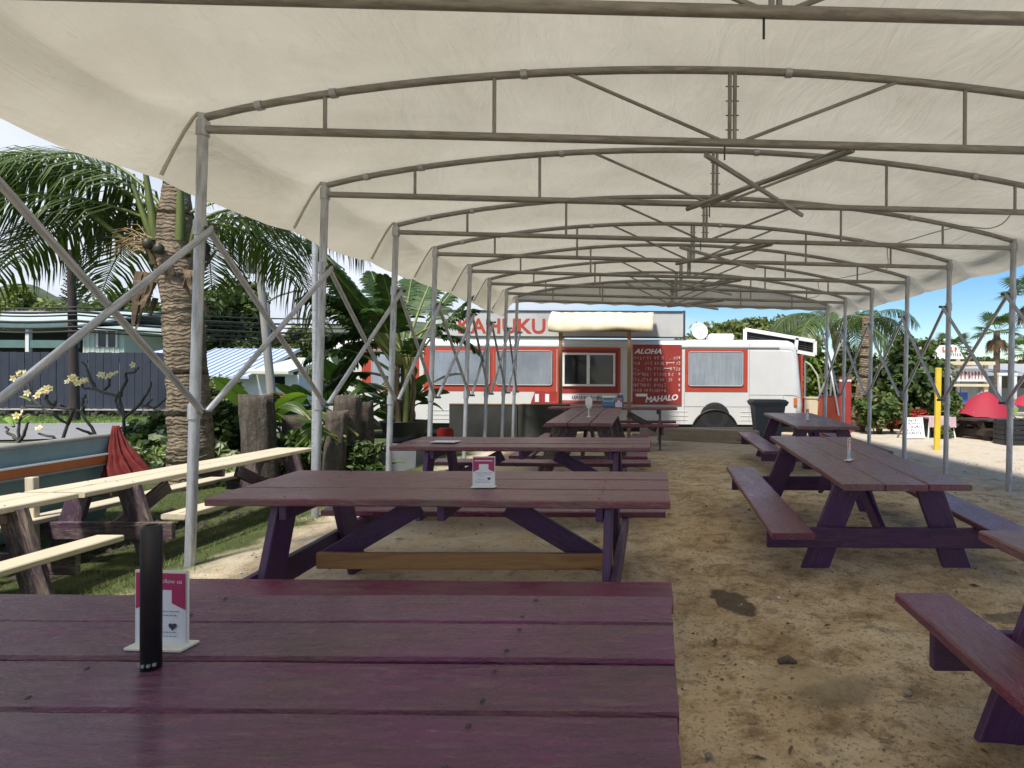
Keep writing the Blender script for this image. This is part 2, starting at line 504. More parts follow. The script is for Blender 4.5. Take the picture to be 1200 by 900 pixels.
# ------------------------------------------------------------------ ground
def ground_material():
    m, nt, b, out = new_mat('sandy_dirt')
    geo = N(nt, 'ShaderNodeNewGeometry')
    P = geo.outputs['Position']
    sep = N(nt, 'ShaderNodeSeparateXYZ'); nt.links.new(P, sep.inputs[0])
    big = tex(nt, P, .55, 5, .6, .3); mid = tex(nt, P, 2.6, 6, .65, .5); fin = tex(nt, P, 22, 6, .7); grit = tex(nt, P, 95, 3, .6)
    dirt = ramp(nt, mid, [(.30, (.33, .225, .125)), (.42, (.60, .44, .265)), (.54, (.76, .60, .40)), (.70, (.84, .71, .52))])
    dirt = mix(nt, ramp(nt, big, [(.45, 0.0), (.65, .6)]), dirt, (.68, .475, .255))
    dirt = mix(nt, ramp(nt, fin, [(.56, 0.0), (.76, .7)]), dirt, (.24, .19, .135))
    dirt = mix(nt, ramp(nt, grit, [(.62, 0.0), (.78, .45)]), dirt, (.62, .57, .47))
    blot = tex(nt, P, 6.5, 8, .74, .3); speck = tex(nt, P, 48, 4, .7)
    dirt = mix(nt, ramp(nt, blot, [(.49, 0.0), (.62, .72)]), dirt, (.24, .165, .092))
    dirt = mix(nt, ramp(nt, speck, [(.55, 0.0), (.64, .75)]), dirt, (.16, .115, .07))
    dirt = mix(nt, ramp(nt, blot, [(.30, .55), (.42, 0.0)]), dirt, (.66, .58, .45))
    pale = ramp(nt, speck, [(.3, (.36, .325, .265)), (.5, (.52, .475, .395)), (.75, (.62, .575, .49))])
    # pale coral gravel: the driveway east of the posts, and patches between the tables
    def mr(v, a, c):
        n = N(nt, 'ShaderNodeMapRange'); n.inputs['From Min'].default_value = a; n.inputs['From Max'].default_value = c
        nt.links.new(v, n.inputs['Value']); return n.outputs[0]
    def madd(a, c, op='ADD'):
        n = N(nt, 'ShaderNodeMath', operation=op); n.use_clamp = False
        for i, v in enumerate((a, c)):
            if isinstance(v, (int, float)): n.inputs[i].default_value = v
            else: nt.links.new(v, n.inputs[i])
        return n.outputs[0]
    wob = madd(madd(big, -.5), 2.6, 'MULTIPLY')
    xe = madd(sep.outputs[0], wob)
    east = mr(xe, 3.1, 5.0)
    xw = madd(sep.outputs[0], madd(wob, -.3, 'MULTIPLY'))
    midl = madd(mr(xw, .2, -1.1), mr(sep.outputs[1], 3.2, 4.2), 'MULTIPLY')
    midl = madd(midl, .75, 'MULTIPLY')
    far = mr(madd(sep.outputs[1], wob), 7.0, 12.0)
    fac = madd(madd(east, midl, 'MAXIMUM'), madd(far, .7, 'MULTIPLY'), 'MAXIMUM')
    fac = madd(fac, ramp(nt, mid, [(.3, .25), (.6, 1.0)]), 'MULTIPLY')
    col = mix(nt, fac, dirt, pale)
    # lawn soil west of the posts
    soil = ramp(nt, mid, [(.3, (.045, .055, .02)), (.55, (.075, .095, .032)), (.75, (.16, .14, .07))])
    west = mr(madd(sep.outputs[0], madd(madd(mid, -.5), .7, 'MULTIPLY')), -2.85, -3.25)
    col = mix(nt, west, col, soil)
    # damp spots: dark stains with a ragged outline
    def spot(cx, cy, rx, ry, rot, amt, c, soft=.12):
        nonlocal col
        mp = N(nt, 'ShaderNodeMapping', vector_type='TEXTURE')
        mp.inputs['Location'].default_value = (cx, cy, 0); mp.inputs['Rotation'].default_value = (0, 0, R(rot)); mp.inputs['Scale'].default_value = (rx, ry, 50)
        wv = N(nt, 'ShaderNodeVectorMath', operation='ADD')
        nz = N(nt, 'ShaderNodeTexNoise'); nz.inputs['Scale'].default_value = 7.0; nz.inputs['Detail'].default_value = 4
        nt.links.new(P, nz.inputs['Vector'])
        sc = N(nt, 'ShaderNodeVectorMath', operation='MULTIPLY_ADD'); sc.inputs[1].default_value = (.16, .16, 0); sc.inputs[2].default_value = (-.08, -.08, 0)
        nt.links.new(nz.outputs['Color'], sc.inputs[0])
        nt.links.new(P, wv.inputs[0]); nt.links.new(sc.outputs[0], wv.inputs[1])
        nt.links.new(wv.outputs[0], mp.inputs[0])
        ln = N(nt, 'ShaderNodeVectorMath', operation='LENGTH'); nt.links.new(mp.outputs[0], ln.inputs[0])
        f = ramp(nt, ln.outputs['Value'], [(max(0, .8 - soft), amt), (.8 + soft, 0.0)])
        col = mix(nt, f, col, c)
    p = U(857, 692, 3.55); spot(p.x, p.y, .135, .30, 20, .85, (.095, .078, .062), .06)
    p = U(1185, 716, 3.3); spot(p.x, p.y, .20, .10, 0, .7, (.13, .115, .09), .15)
    p = U(950, 790, 2.6); spot(p.x, p.y, .32, .16, -15, .55, (.56, .44, .28), .3)
    p = U(985, 800, 2.5); spot(p.x, p.y, .3, .10, 25, .5, (.20, .16, .115), .3)
    nt.links.new(col, b.inputs['Base Color'])
    b.inputs['Roughness'].default_value = .92
    b.inputs['Specular IOR Level'].default_value = .2
    h = mix(nt, .45, mid, fin); h = mix(nt, .25, h, grit)
    h = mix(nt, .35, h, blot)
    bump(nt, b, h, 1.0, .06)
    return m
M_GROUND = ground_material()

def frange(a, b, s):
    o = []
    while a < b - 1e-6:
        o.append(a); a += s
    return o
xs = [-900, -400, -200, -110, -70, -45, -32, -24, -18, -14, -11, -9, -7.5, -6.5] + frange(-6.0, -2.4, .12) + frange(-2.4, 6.0, .085) + [6, 6.5, 7.2, 8, 9, 10.5, 12.5, 15, 19, 25, 34, 48, 70, 110, 200, 400, 900]
ys = [-60, -30, -15, -8, -5, -3.5, -2.5, -1.5, -.7] + frange(0, 6.5, .085) + frange(6.5, 15, .2) + [15, 16, 17.5, 19, 21, 24, 28, 34, 44, 60, 90, 150, 280, 500, 1100]
gm = MB()
for y in ys:
    for x in xs:
        z = gz(x, y)
        if -3.2 < x < 6 and 0 < y < 8:
            z += .016 * noise.noise(Vector((x * 5.5, y * 5.5, 1))) + .010 * noise.noise(Vector((x * 12, y * 12, 4)))
        gm.v.append((x, y, z))
nx = len(xs)
for j in range(len(ys) - 1):
    for i in range(nx - 1):
        gm.f.append((j * nx + i, j * nx + i + 1, (j + 1) * nx + i + 1, (j + 1) * nx + i)); gm.sm.append(True); gm.mi.append(0)
tag(gm.build('ground', M_GROUND, fix=False), kind='structure')

# loose pebbles and coral bits on the dirt
M_PEB = mat_plain('pebble', (.42, .38, .31), .9, 0, .3, 9)
m_, nt_, b_, o_ = new_mat('gravel_mix')
g_ = N(nt_, 'ShaderNodeNewGeometry')
nt_.links.new(ramp(nt_, g_.outputs['Random Per Island'], [(0, (.08, .065, .05)), (.45, (.26, .20, .135)), (.8, (.46, .40, .31)), (1, (.70, .66, .57))]), b_.inputs['Base Color'])
b_.inputs['Roughness'].default_value = .9
M_GRAV = m_
gr = MB()
OCT = [(1, 0, 0), (-1, 0, 0), (0, 1, 0), (0, -1, 0), (0, 0, 1), (0, 0, -.6)]
OF = [(0, 2, 4), (2, 1, 4), (1, 3, 4), (3, 0, 4), (2, 0, 5), (1, 2, 5), (3, 1, 5), (0, 3, 5)]
def stone(x, y, s, z=None):
    a = rnd.random() * 6.28; sx, sy, sz = s * rnd.uniform(.7, 1.3), s * rnd.uniform(.6, 1.1), s * rnd.uniform(.35, .7)
    z = gz(x, y) + .004 if z is None else z
    gr.add([(x + (p[0] * sx * math.cos(a) - p[1] * sy * math.sin(a)) * rnd.uniform(.8, 1.2), y + p[0] * sx * math.sin(a) + p[1] * sy * math.cos(a), z + p[2] * sz) for p in OCT], OF)
for i in range(17000):
    y = .9 + 9 * rnd.random() ** 1.6
    x = rnd.uniform(-3.0, 6.5)
    d = noise.noise(Vector((x * 1.3, y * 1.3, 9)))
    if d < rnd.uniform(-.35, .5): continue
    stone(x, y, .003 + .011 * rnd.random() ** 3)
for i in range(160):
    y = .9 + 9 * rnd.random() ** 1.4; stone(rnd.uniform(-2.6, 6.5), y, rnd.uniform(.009, .018))
tag(gr.build('gravel', M_GRAV, fix=False), 'loose gravel and coral bits over the brown dirt', 'gravel', kind='stuff')

# fallen leaves and scraps
M_DRYLEAF = mat_leaf('dry_leaf', (.09, .055, .03), (.24, .16, .09), .8, .1)
lf = MB()
for i in range(260):
    y = 1.0 + 9 * rnd.random() ** 1.3; x = rnd.uniform(-2.9, 6.5)
    a = rnd.random() * 6.28; L = rnd.uniform(.015, .05); w = L * rnd.uniform(.12, .45); z = gz(x, y) + .012
    u = Vector((math.cos(a), math.sin(a), rnd.uniform(-.1, .1))) * L; v = Vector((-math.sin(a), math.cos(a), rnd.uniform(-.3, .3))) * w
    c = Vector((x, y, z))
    lf.add([c - u, c + v * .8 - u * .2 + Vector((0, 0, .006)), c + u, c - v - u * .1], [(0, 1, 2, 3)])
tag(lf.build('leaf_litter', M_DRYLEAF, fix=False), 'scattered dry leaves and twigs on the dirt', 'leaf litter', kind='stuff')

# lawn strip west of the posts
M_GRASS = mat_leaf('lawn_grass', (.045, .075, .018), (.15, .19, .055), .6, .3)
gs = MB()
def blade(x, y, h, w, z=None):
    z = gz(x, y) - .005 if z is None else z
    a = rnd.random() * 6.28; l = rnd.uniform(.2, .9) * h
    dx, dy = math.cos(a), math.sin(a)
    b0 = rnd.random() * 6.28; wx, wy = math.cos(b0) * w, math.sin(b0) * w
    gs.v.extend([(x - wx, y - wy, z), (x + wx, y + wy, z), (x + dx * l, y + dy * l, z + h)])
    k = len(gs.v); gs.f.append((k - 3, k - 2, k - 1)); gs.sm.append(False); gs.mi.append(0)
for i in range(52000):
    y = 1.5 + 9.5 * rnd.random() ** 1.25; x = -3.02 - 5.0 * rnd.random() ** 1.2
    nn = noise.noise(Vector((x * 1.1, y * 1.1, 2)))
    if x > -3.35 and rnd.random() > .12 + (-3.02 - x) * 2 + .5 * nn: continue
    if nn < rnd.uniform(-.75, .05): continue
    blade(x, y, rnd.uniform(.018, .05), .003)
tag(gs.build('grass', M_GRASS, fix=False), 'patchy lawn grass around the unpainted tables', 'grass', kind='stuff')

# ------------------------------------------------------------------ canopy tent
m_, nt_, b_, o_ = new_mat('cream_vinyl')
v_ = coords(nt_, (1, 1, 1), rand=False)
st = tex(nt_, v_, .9, 6, .62, .4); st2 = tex(nt_, v_, 7, 6, .7); wr = tex(nt_, coords(nt_, (1.6, .55, 1), rand=False), 2.3, 6, .58, 1.2)
c_ = ramp(nt_, st, [(.3, (.55, .53, .46)), (.6, (.65, .635, .565)), (.8, (.69, .68, .62))])
c_ = mix(nt_, ramp(nt_, st2, [(.60, 0.0), (.80, .30)]), c_, (.40, .35, .26))
c_ = mix(nt_, ramp(nt_, tex(nt_, coords(nt_, (1, .35, 1), rand=False), 18, 4, .7), [(.66, 0.0), (.8, .35)]), c_, (.38, .34, .27))
nt_.links.new(c_, b_.inputs['Base Color']); b_.inputs['Roughness'].default_value = .6; b_.inputs['Specular IOR Level'].default_value = .25
n_ = N(nt_, 'ShaderNodeBump'); n_.inputs['Strength'].default_value = .55; n_.inputs['Distance'].default_value = .05
nt_.links.new(wr, n_.inputs['Height']); nt_.links.new(n_.outputs[0], b_.inputs['Normal'])
tr_ = N(nt_, 'ShaderNodeBsdfTranslucent'); nt_.links.new(mix(nt_, 1.0, c_, (1.0, .97, .90), 'MULTIPLY'), tr_.inputs[0]); nt_.links.new(n_.outputs[0], tr_.inputs['Normal'])
mx_ = N(nt_, 'ShaderNodeMixShader'); mx_.inputs[0].default_value = .315
nt_.links.new(b_.outputs[0], mx_.inputs[1]); nt_.links.new(tr_.outputs[0], mx_.inputs[2]); nt_.links.new(mx_.outputs[0], o_.inputs[0])
M_VINYL = m_

M_SEAMV = mat_plain('vinyl_seam', (.50, .48, .41), .6, 0, .15, 4)
# frames: depth, left x, right x
FR = [(-1.75, -3.12, 4.2), (-.28, -3.12, 4.2), (1.2, -3.12, 4.2), (2.68, -3.12, 4.2), (4.14, -3.12, 4.2), (5.57, -3.06, 4.2), (6.97, -3.0, 4.2), (8.15, -2.97, 4.04), (9.4, -2.88, 4.0), (10.6, -2.90, 3.88), (11.75, -2.88, 3.78), (12.75, -2.90, 3.72)]
EAVE_L, EAVE_R, RISE = CAMZ + 1.84, CAMZ + 1.69, 0.42
tent = empty('canopy_tent', (0.5, 5, 0), 'long cream vinyl canopy on galvanised truss frames over the picnic tables', 'canopy')
tent.location = (0, 0, 0)
def arch_z(t): return EAVE_L + (EAVE_R - EAVE_L) * t + RISE * (1 - (2 * t - 1) ** 2) ** .92
def fp(fr, t, dz=0.0):
    y, a, c = fr
    return Vector((a + (c - a) * t, y, arch_z(t) + dz))
def chord(fr, t):
    y, a, c = fr
    return Vector((a + (c - a) * t, y, EAVE_L + (EAVE_R - EAVE_L) * t - .105))
for i, fr in enumerate(FR):
    y, xl, xr = fr
    # arched top chord is the truss, the rest are its members
    mb = MB(); mb.tube([fp(fr, k / 28, -.025) for k in range(29)], .026, 10)
    tr = mb.build('roof_truss', M_STEELD, tent, fix=False)
    rod('bottom_chord', chord(fr, .002), chord(fr, .998), .028, M_STEELD, tr, 12)
    for t in (.115, .275, .72, .885):
        rod('web_strut', chord(fr, t), fp(fr, t, -.03), .014, M_STEELD, tr, 8)
    for dt in (-.0024, .0024):
        rod('centre_strut', chord(fr, .5 + dt), fp(fr, .5 + dt, -.03), .014, M_STEELD, tr, 8)
    rod('diagonal_web', chord(fr, .488) + Vector((0, 0, .02)), fp(fr, .345, -.04), .013, M_STEELD, tr, 8)
    rod('diagonal_web', chord(fr, .512) + Vector((0, 0, .02)), fp(fr, .655, -.04), .013, M_STEELD, tr, 8)
    if i >= 3 and i <= 7:
        for k in range(4):
            p = chord(fr, .5) + Vector((0, 0, .09 + .1 * k)); rod('bolt', p + Vector((-.046, 0, 0)), p + Vector((.046, 0, 0)), .004, M_BOLT, tr, 6)
        for t in (.05, .12, .30, .55, .83):
            a, c = fp(fr, t, -.027), fp(fr, t + .006, -.027); rod('clamp', a, c, .034, M_STEEL, tr, 8)
        p = chord(fr, .493) - Vector((0, 0, .02)); rod('hanging_hook', p, p - Vector((0, 0, .10)), .006, M_BOLT, tr, 6)
    for s, x, ez in ((0, xl, EAVE_L), (1, xr, EAVE_R)):
        lean = -.085 if s == 0 else -.04
        foot = Vector((x + lean, y, gz(x + lean, y) - .02)); top = Vector((x, y, ez))
        po = rod('post', foot, top, .033, M_STEEL, tent, 14)
        Mi = po.matrix_basis.inverted()
        for z in (CAMZ + 1.05, CAMZ - .22, ez - .10):
            t = (z - foot.z) / (top.z - foot.z); q = foot.lerp(top, t); ax = (top - foot).normalized() * .05
            rod('collar', Mi @ (q - ax), Mi @ (q + ax), .042, M_STEEL, po, 14)
        q = Vector((foot.x, y, foot.z + .025)); board('foot_plate', Mi @ (q + Vector((-.07, 0, 0))), Mi @ (q + Vector((.07, 0, 0))), .14, .012, M_STEELD, po, up=(1, 0, 0), ch=0) if False else None
def side_pt(fr, s, z):
    y, a, c = fr
    ez = (EAVE_L, EAVE_R)[s]; x = (a, c)[s]; lean = (-.085, -.04)[s]
    t = z / ez
    return Vector((x + lean * (1 - t), y, z))
for i in range(len(FR) - 1):
    for s in (0, 1):
        o = (.055, -.055)[s]; e = Vector((o, 0, 0)); e2 = Vector((o * 1.6, 0, 0))
        hi, lo = CAMZ + 1.05, CAMZ - .22
        for (za, zb, ee) in ((hi, lo, e), (lo, hi, e2)):
            p, q = side_pt(FR[i], s, za) + ee, side_pt(FR[i + 1], s, zb) + ee
            br = rod('scissor_brace', p, q, .021, M_STEEL, tent, 10)
            Mi = br.matrix_basis.inverted()
            for w in (p, q): rod('pivot_bolt', Mi @ (w - Vector((.045, 0, 0))), Mi @ (w + Vector((.045, 0, 0))), .016, M_BOLT, br, 8)
for i in (4, 6, 8, 10):
    a, c = FR[i], FR[min(i + 1, len(FR) - 1)]
    x0, x1 = .36, 1.38
    za = EAVE_L + (EAVE_R - EAVE_L) * .5 - .17
    d = -.045 if i >= 6 else 0
    rod('roof_scissor', (x0 + d, a[0], za - .02), (x1, c[0], za - .03), .020, M_STEELD, tent, 10)
    rod('roof_scissor', (x1, a[0], za + .02), (x0 - .05, c[0], za + .02), .020, M_STEELD, tent, 10)
    rod('roof_scissor', (x1 - .02, a[0] + .05, za + .065), (x0 + .1, c[0] + .1, za + .065), .014, M_STEELD, tent, 8)

# vinyl sheet, sagging between the frames
def fab_pt(s, y, fr, sag):
    """s runs over the section: <0 left valance, 0..1 roof, >1 right valance; sag 0 at a frame"""
    _, a, c = fr
    if 0 <= s <= 1:
        x = a - .035 + (c - a + .07) * s
        edge = max(0.0, 1 - min(s, 1 - s) / .16)
        z = arch_z(min(1, max(0, s))) + .012 - sag * (.045 + .07 * edge ** 2)
    elif s < 0:
        t = -s
        x = a - .035 - .27 * t ** .8 + sag * .10 * math.sin(t * 3.14)
        z = EAVE_L + .012 - .46 * t - sag * (.115 - .085 * t)
    else:
        t = s - 1
        x = c + .035 + .24 * t ** .8 - sag * .10 * math.sin(t * 3.14)
        z = EAVE_R + .012 - .26 * t - sag * (.115 - .085 * t)
    wv = Vector((x * .9 + y * .5, y * 1.3, z * .7))
    n = noise.noise(wv * 1.1) * .026 + noise.noise(wv * 2.9) * .010
    n2 = noise.noise(Vector((x * 1.2 - y * 2.2, (x + y) * .5, 5))) * .016
    z += (n + n2) * min(1, sag * 1.3 + .12)
    return Vector((x, y, z))
secs = [-1, -.75, -.5, -.25, -.08] + [k / 64 for k in range(65)] + [1.08, 1.3, 1.55, 1.8, 2.0]
fv = MB(); rows = []
NB = 12
for i in range(len(FR) - 1):
    for k in range(NB + (1 if i == len(FR) - 2 else 0)):
        t = k / NB
        fr = tuple(FR[i][j] + (FR[i + 1][j] - FR[i][j]) * t for j in range(3))
        rows.append([fab_pt(s, fr[0], fr, 4 * t * (1 - t)) for s in secs])
last = FR[-1]
HEM = [EAVE_L + (EAVE_R - EAVE_L) * min(1, max(0, s)) - .15 for s in secs]
for k in range(1, 4):                       # hanging hem at the far end, scalloped
    row = []
    for s, hz_ in zip(secs, HEM):
        p = fab_pt(s, last[0], last, 0)
        sc = .03 * abs(math.sin(s * 40)) if 0 <= s <= 1 else 0
        row.append(Vector((p.x, p.y + .04 * k, p.z + (min(p.z, hz_ + sc) - p.z) * k / 3)))
    rows.append(row)
ns = len(secs)
for r_ in rows: fv.v.extend([tuple(p) for p in r_])
for j in range(len(rows) - 1):
    for i in range(ns - 1):
        fv.f.append((j * ns + i, j * ns + i + 1, (j + 1) * ns + i + 1, (j + 1) * ns + i)); fv.sm.append(True); fv.mi.append(0)
fab = fv.build('roof_fabric', M_VINYL, tent, fix=False)
# seam straps of the valance at each frame
for i, fr in enumerate(FR):
    if i < 3: continue
    mb = MB()
    pts = [fab_pt(s, fr[0], fr, 0) + Vector((.012, -.012, 0)) for s in (0, -.1, -.3, -.6, -.95)]
    mb.tube(pts, .012, 6); mb.build('valance_strap', M_VINYL, fab, fix=False)
for s0_ in ():
    mb = MB(); vs = []
    for i in range(len(FR) - 1):
        for k in range(NB):
            t = k / NB; fr = tuple(FR[i][j] + (FR[i + 1][j] - FR[i][j]) * t for j in range(3))
            for d in (-.0016, .0016):
                p = fab_pt(s0_ + d, fr[0], fr, 4 * t * (1 - t)); vs.append((p.x, p.y, p.z - .006))
    mb.add(vs, [(2 * i, 2 * i + 1, 2 * i + 3, 2 * i + 2) for i in range(len(vs) // 2 - 1)], True)
    mb.build('seam', M_VINYL, fab, fix=False)
# electric cable along the right roof slope
mb = MB()
pts = []
for k in range(70):
    y = 6.2 + k * .095
    j = max(0, min(len(FR) - 2, next((q for q in range(len(FR) - 1) if FR[q + 1][0] >= y), len(FR) - 2)))
    t = (y - FR[j][0]) / (FR[j + 1][0] - FR[j][0]); fr = tuple(FR[j][q] + (FR[j + 1][q] - FR[j][q]) * t for q in range(3))
    p = fab_pt(.90 + .03 * math.sin(y * 2.2), y, fr, 4 * t * (1 - t)); pts.append(p - Vector((0, 0, .03 + .02 * math.sin(y * 5))))
mb.tube(pts, .006, 5)
mb.build('cable', M_GREYWOOD, tent, fix=False)

# ------------------------------------------------------------------ picnic tables
def picnic_table(label, group, c, yaw, L, ztop, tilt=0.0, n=3, pw=.270, gap=.012, top=None, bench=None, leg=None, benchw=.28,
                 bench_off=.73, bench_top=.36, brace=True, stretcher=None, bench_rng=None, leg_top=.27, leg_foot=.52, inset=.33, name='picnic_table', legw=.18, roll=0.0, raw_top=None):
    top = top or M_TOP; bench = bench or M_BENCH; leg = leg or M_LEG
    g = gz(c[0], c[1])
    H = ztop - g
    root = empty(name, (c[0], c[1], g), label, 'picnic table', group)
    root.matrix_world = Matrix.Translation((c[0], c[1], g)) @ Matrix.Rotation(R(yaw), 4, 'Z') @ Matrix.Rotation(tilt, 4, 'Y' if abs(yaw) > 45 else 'X') @ Matrix.Rotation(roll, 4, 'X' if abs(yaw) > 45 else 'Y')
    W = n * pw + (n - 1) * gap
    TH = .042; scr = MB()
    for k in range(n):
        y = -W / 2 + pw / 2 + k * (pw + gap)
        j = rnd.uniform(-.006, .006); dz = rnd.uniform(-.003, .003)
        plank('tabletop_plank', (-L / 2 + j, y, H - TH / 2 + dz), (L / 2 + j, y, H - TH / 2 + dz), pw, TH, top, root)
        for x in (-(L / 2 - inset - .045), 0, L / 2 - inset - .045):
            for q in (-.3, .3): scr.lathe([(.0055, -.001), (.005, .0012), (0, .0014)], 7, (x + rnd.uniform(-.008, .008), y + q * pw, H + dz + .0015))
    for x in (-(L / 2 - inset - .045), 0, L / 2 - inset - .045):
        board('cleat', (x, -W / 2 + .04, H - TH - .042), (x, W / 2 - .04, H - TH - .042), .04, .08, leg, root, ch=.004)
    cz = bench_top - .042 - .07
    for sx in (-1, 1):
        x = sx * (L / 2 - inset)
        for sy in (-1, 1):
            board('leg', (x, sy * leg_foot, -.035), (x, sy * leg_top, H - TH - .003), legw, .04, leg, root, up=(1, 0, 0), ch=.004)
        xb = x + sx * .0415
        board('crossbar', (xb, -(bench_off + benchw * .42), cz), (xb, bench_off + benchw * .42, cz), .04, .14, leg, root, ch=.004)
        if brace:
            board('brace', (sx * (L / 2 - inset - .06), 0, cz - .02), (sx * (L / 2 - inset - .62), 0, H - TH - .09), .04, .12, leg, root, up=(0, 0, 1), ch=.004)
    for q, sy in enumerate((-1, 1)):
        r0, r1 = bench_rng[q] if bench_rng else (-L / 2, L / 2)
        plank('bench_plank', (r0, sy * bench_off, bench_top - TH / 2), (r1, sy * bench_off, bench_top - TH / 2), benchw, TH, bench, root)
    scr.build('screw_heads', M_BOLT, root, fix=False)['kind'] = 'stuff'
    if stretcher:
        plank('stretcher', (-L / 2 + inset + .05, -.05, cz), (L / 2 - inset - .05, -.05, cz), .04, .095, stretcher, root)
    return root

G = 'picnic tables under the canopy'
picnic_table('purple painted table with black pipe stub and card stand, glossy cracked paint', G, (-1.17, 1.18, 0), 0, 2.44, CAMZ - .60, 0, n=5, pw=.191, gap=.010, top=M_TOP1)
picnic_table('purple picnic table with bare orange wood stretcher and a card stand on its edge', G, (-1.12, 3.56, 0), 0, 2.43, .725, R(2.0), stretcher=M_STRETCH, bench_off=.80)
picnic_table('purple picnic table with a white paper lying on its corner', G, (-1.24, 6.02, 0), 0, 2.44, .725, R(1.0))
picnic_table('purple picnic table with a white paddle on a stick, end on to the service window', G, (-.93, 8.72, 0), 90, 2.44, .855, R(-1.9), leg=M_LEGD)
picnic_table('thin purple table set lengthwise before the service window and menu board', G, (-.75, 11.5, 0), 0, 2.44, .85, 0, n=2, leg=M_LEGD, bench_off=.62, bench_top=.47)
picnic_table('three plank purple table on the open dirt side with a narrow card stand', G, (1.645, 5.07, 0), 90, 2.40, .728, R(-2.2))
picnic_table('purple table before the grey wheeled bin with a small card stand', G, (2.355, 9.22, 0), 90, 2.44, .78, R(-1.3))
picnic_table('purple table with the scraped two tone bench beside the damp spot', G, (1.79, 1.29, 0), 90, 2.44, .715, 0, bench_off=.655, benchw=.22, bench_top=.42)
GL = 'unpainted plank tables on the grass'
picnic_table('new pine plank table with purple legs alongside the red cloth and palm trunk', GL, (-4.42, 5.9, 0), 90, 2.98, .50, 0, n=2, pw=.22, top=M_RAW, bench=M_RAW, bench_off=.50, benchw=.2, bench_top=.40, leg_top=.19, leg_foot=.40, inset=.42, bench_rng=((-1.02, 1.3), (-1.6, 1.3)), leg=M_LEGD)
picnic_table('new pine plank table with purple legs alongside the near half of the boat', GL, (-4.42, 2.92, 0), 90, 2.9, .50, 0, n=2, pw=.22, top=M_RAW, bench=M_RAW, bench_off=.50, benchw=.2, bench_top=.40, leg_top=.19, leg_foot=.40, inset=.42, bench_rng=((-1.3, 1.40), (-1.3, 1.30)), leg=M_LEGD)
# loose prop post standing between the two pine tables
pp = U(40, 645, 4.75)
po = board('prop_post', (pp.x, pp.y, gz(pp.x, pp.y) - .03), (pp.x - .02, pp.y, .55), .07, .05, M_RAW, None, up=(0, 1, 0))
tag(po, 'short pale pine post propped between the pine tables and the boat', 'post')

# ------------------------------------------------------------------ things on the tables
M_MAG = mat_plain('magenta_print', (.42, .035, .13), .35, 0, .03, 5)
M_PAPER = mat_plain('white_print', (.78, .80, .88), .3, 0, .03, 5)
M_INK = mat_plain('dark_ink', (.05, .05, .07), .5, 0, .02, 5)
M_GREYINK = mat_plain('grey_ink', (.35, .36, .42), .5, 0, .02, 5)
M_ACR = mat_plain('clear_acrylic', (.80, .80, .72), .15, 0, .05, 5)
def card_stand(label, p, w, h, yaw, header):
    root = empty('card_stand', p, label, 'card stand', 'card stands on the tables', R(yaw))
    board('base', (-w * .53, 0, .004), (w * .53, 0, .004), w * .42, .006, M_ACR, root, ch=0.001)
    board('panel', (0, 0, .007), (0, 0, h), w, .004, M_ACR, root, up=(0, 1, 0), ch=0)
    y = -.0032
    mb = MB(); mb.add([(-w * .47, y, .012), (w * .47, y, .012), (w * .47, y, h * .97), (-w * .47, y, h * .97)], [(0, 1, 2, 3)])
    pr = mb.build('printed_sheet', M_PAPER, root, fix=False)
    y -= .0012; g = .2
    mb = MB(); a, t = w * .47, h * .97
    mb.add([(-a, y, t), (-a, y, h * .50), (-a * .45, y, h * .585), (-a * .45, y, h * .755), (a * .45, y, h * .755), (a * .45, y, h * .585), (a, y, h * .50), (a, y, t)], [(0, 1, 2, 3), (0, 3, 4, 7), (4, 5, 6, 7)])
    mb.build('magenta_field', M_MAG, pr, fix=False)
    y -= .0012
    if header:
        text_obj('lettering', 'r follow us', h * .075, M_PAPER, Matrix.Translation((-a * .18, y, h * .845)) @ Matrix.Rotation(R(90), 4, 'X'), pr, width=w * .50)
    else:
        mb = MB(); mb.add([(-a * .85, y, h * .85), (a * .85, y, h * .85), (a * .85, y, h * .875), (-a * .85, y, h * .875)], [(0, 1, 2, 3)]); mb.build('lettering', M_PAPER, pr, fix=False)
    mb = MB()
    for k, (zz, x0, x1) in enumerate(((.47, -.8, .8), (.42, -.7, .7), (.36, -.5, .0), (.26, -.6, .1), (.20, -.8, .55), (.15, -.8, .6))):
        x = x0 * a
        while x < x1 * a:
            q = rnd.uniform(.05, .16) * a
            mb.add([(x, y, h * zz), (x + q, y, h * zz), (x + q, y, h * (zz + .016)), (x, y, h * (zz + .016))], [(0, 1, 2, 3)]); x += q + .05 * a
    mb.build('fine_print', M_GREYINK, pr, fix=False)
    mb = MB(); pts = []
    for k in range(24):
        q = k / 24 * 6.2832
        pts.append((a * .5 + .16 * a * math.sin(q) ** 3, y, h * .285 + .010 * a / .05 * (13 * math.cos(q) - 5 * math.cos(2 * q) - 2 * math.cos(3 * q) - math.cos(4 * q)) / 16 * .8))
    mb.add(pts, [tuple(range(24))]); mb.build('heart', M_INK, pr, fix=False)
    return root
p = U(190, 757, 1.335); card_stand('magenta and white card stand just behind the black pipe stub', (p.x, 1.335, CAMZ - .598), .125, .172, -4, True)
def on_t2(x, y): return .725 + (y - 3.56) * math.tan(R(2.0)) + .003
p = U(567, 564, 3.42); card_stand('magenta and white card stand by the plank edge of the stretcher table', (p.x, 3.42, on_t2(p.x, 3.42)), .128, .178, 2, False)
yy = 4.75; p = U(995, 537, yy); card_stand('magenta card stand turned aside on the three plank table', (p.x, yy, .728 + (yy - 5.07) * math.tan(R(2.2)) + .003), .125, .178, 62, False)
yy = 8.9; p = U(946, 492, yy); card_stand('small card stand on the table before the wheeled bin', (p.x, yy, .78 + (yy - 9.22) * math.tan(R(1.3)) + .003), .12, .17, 55, False)
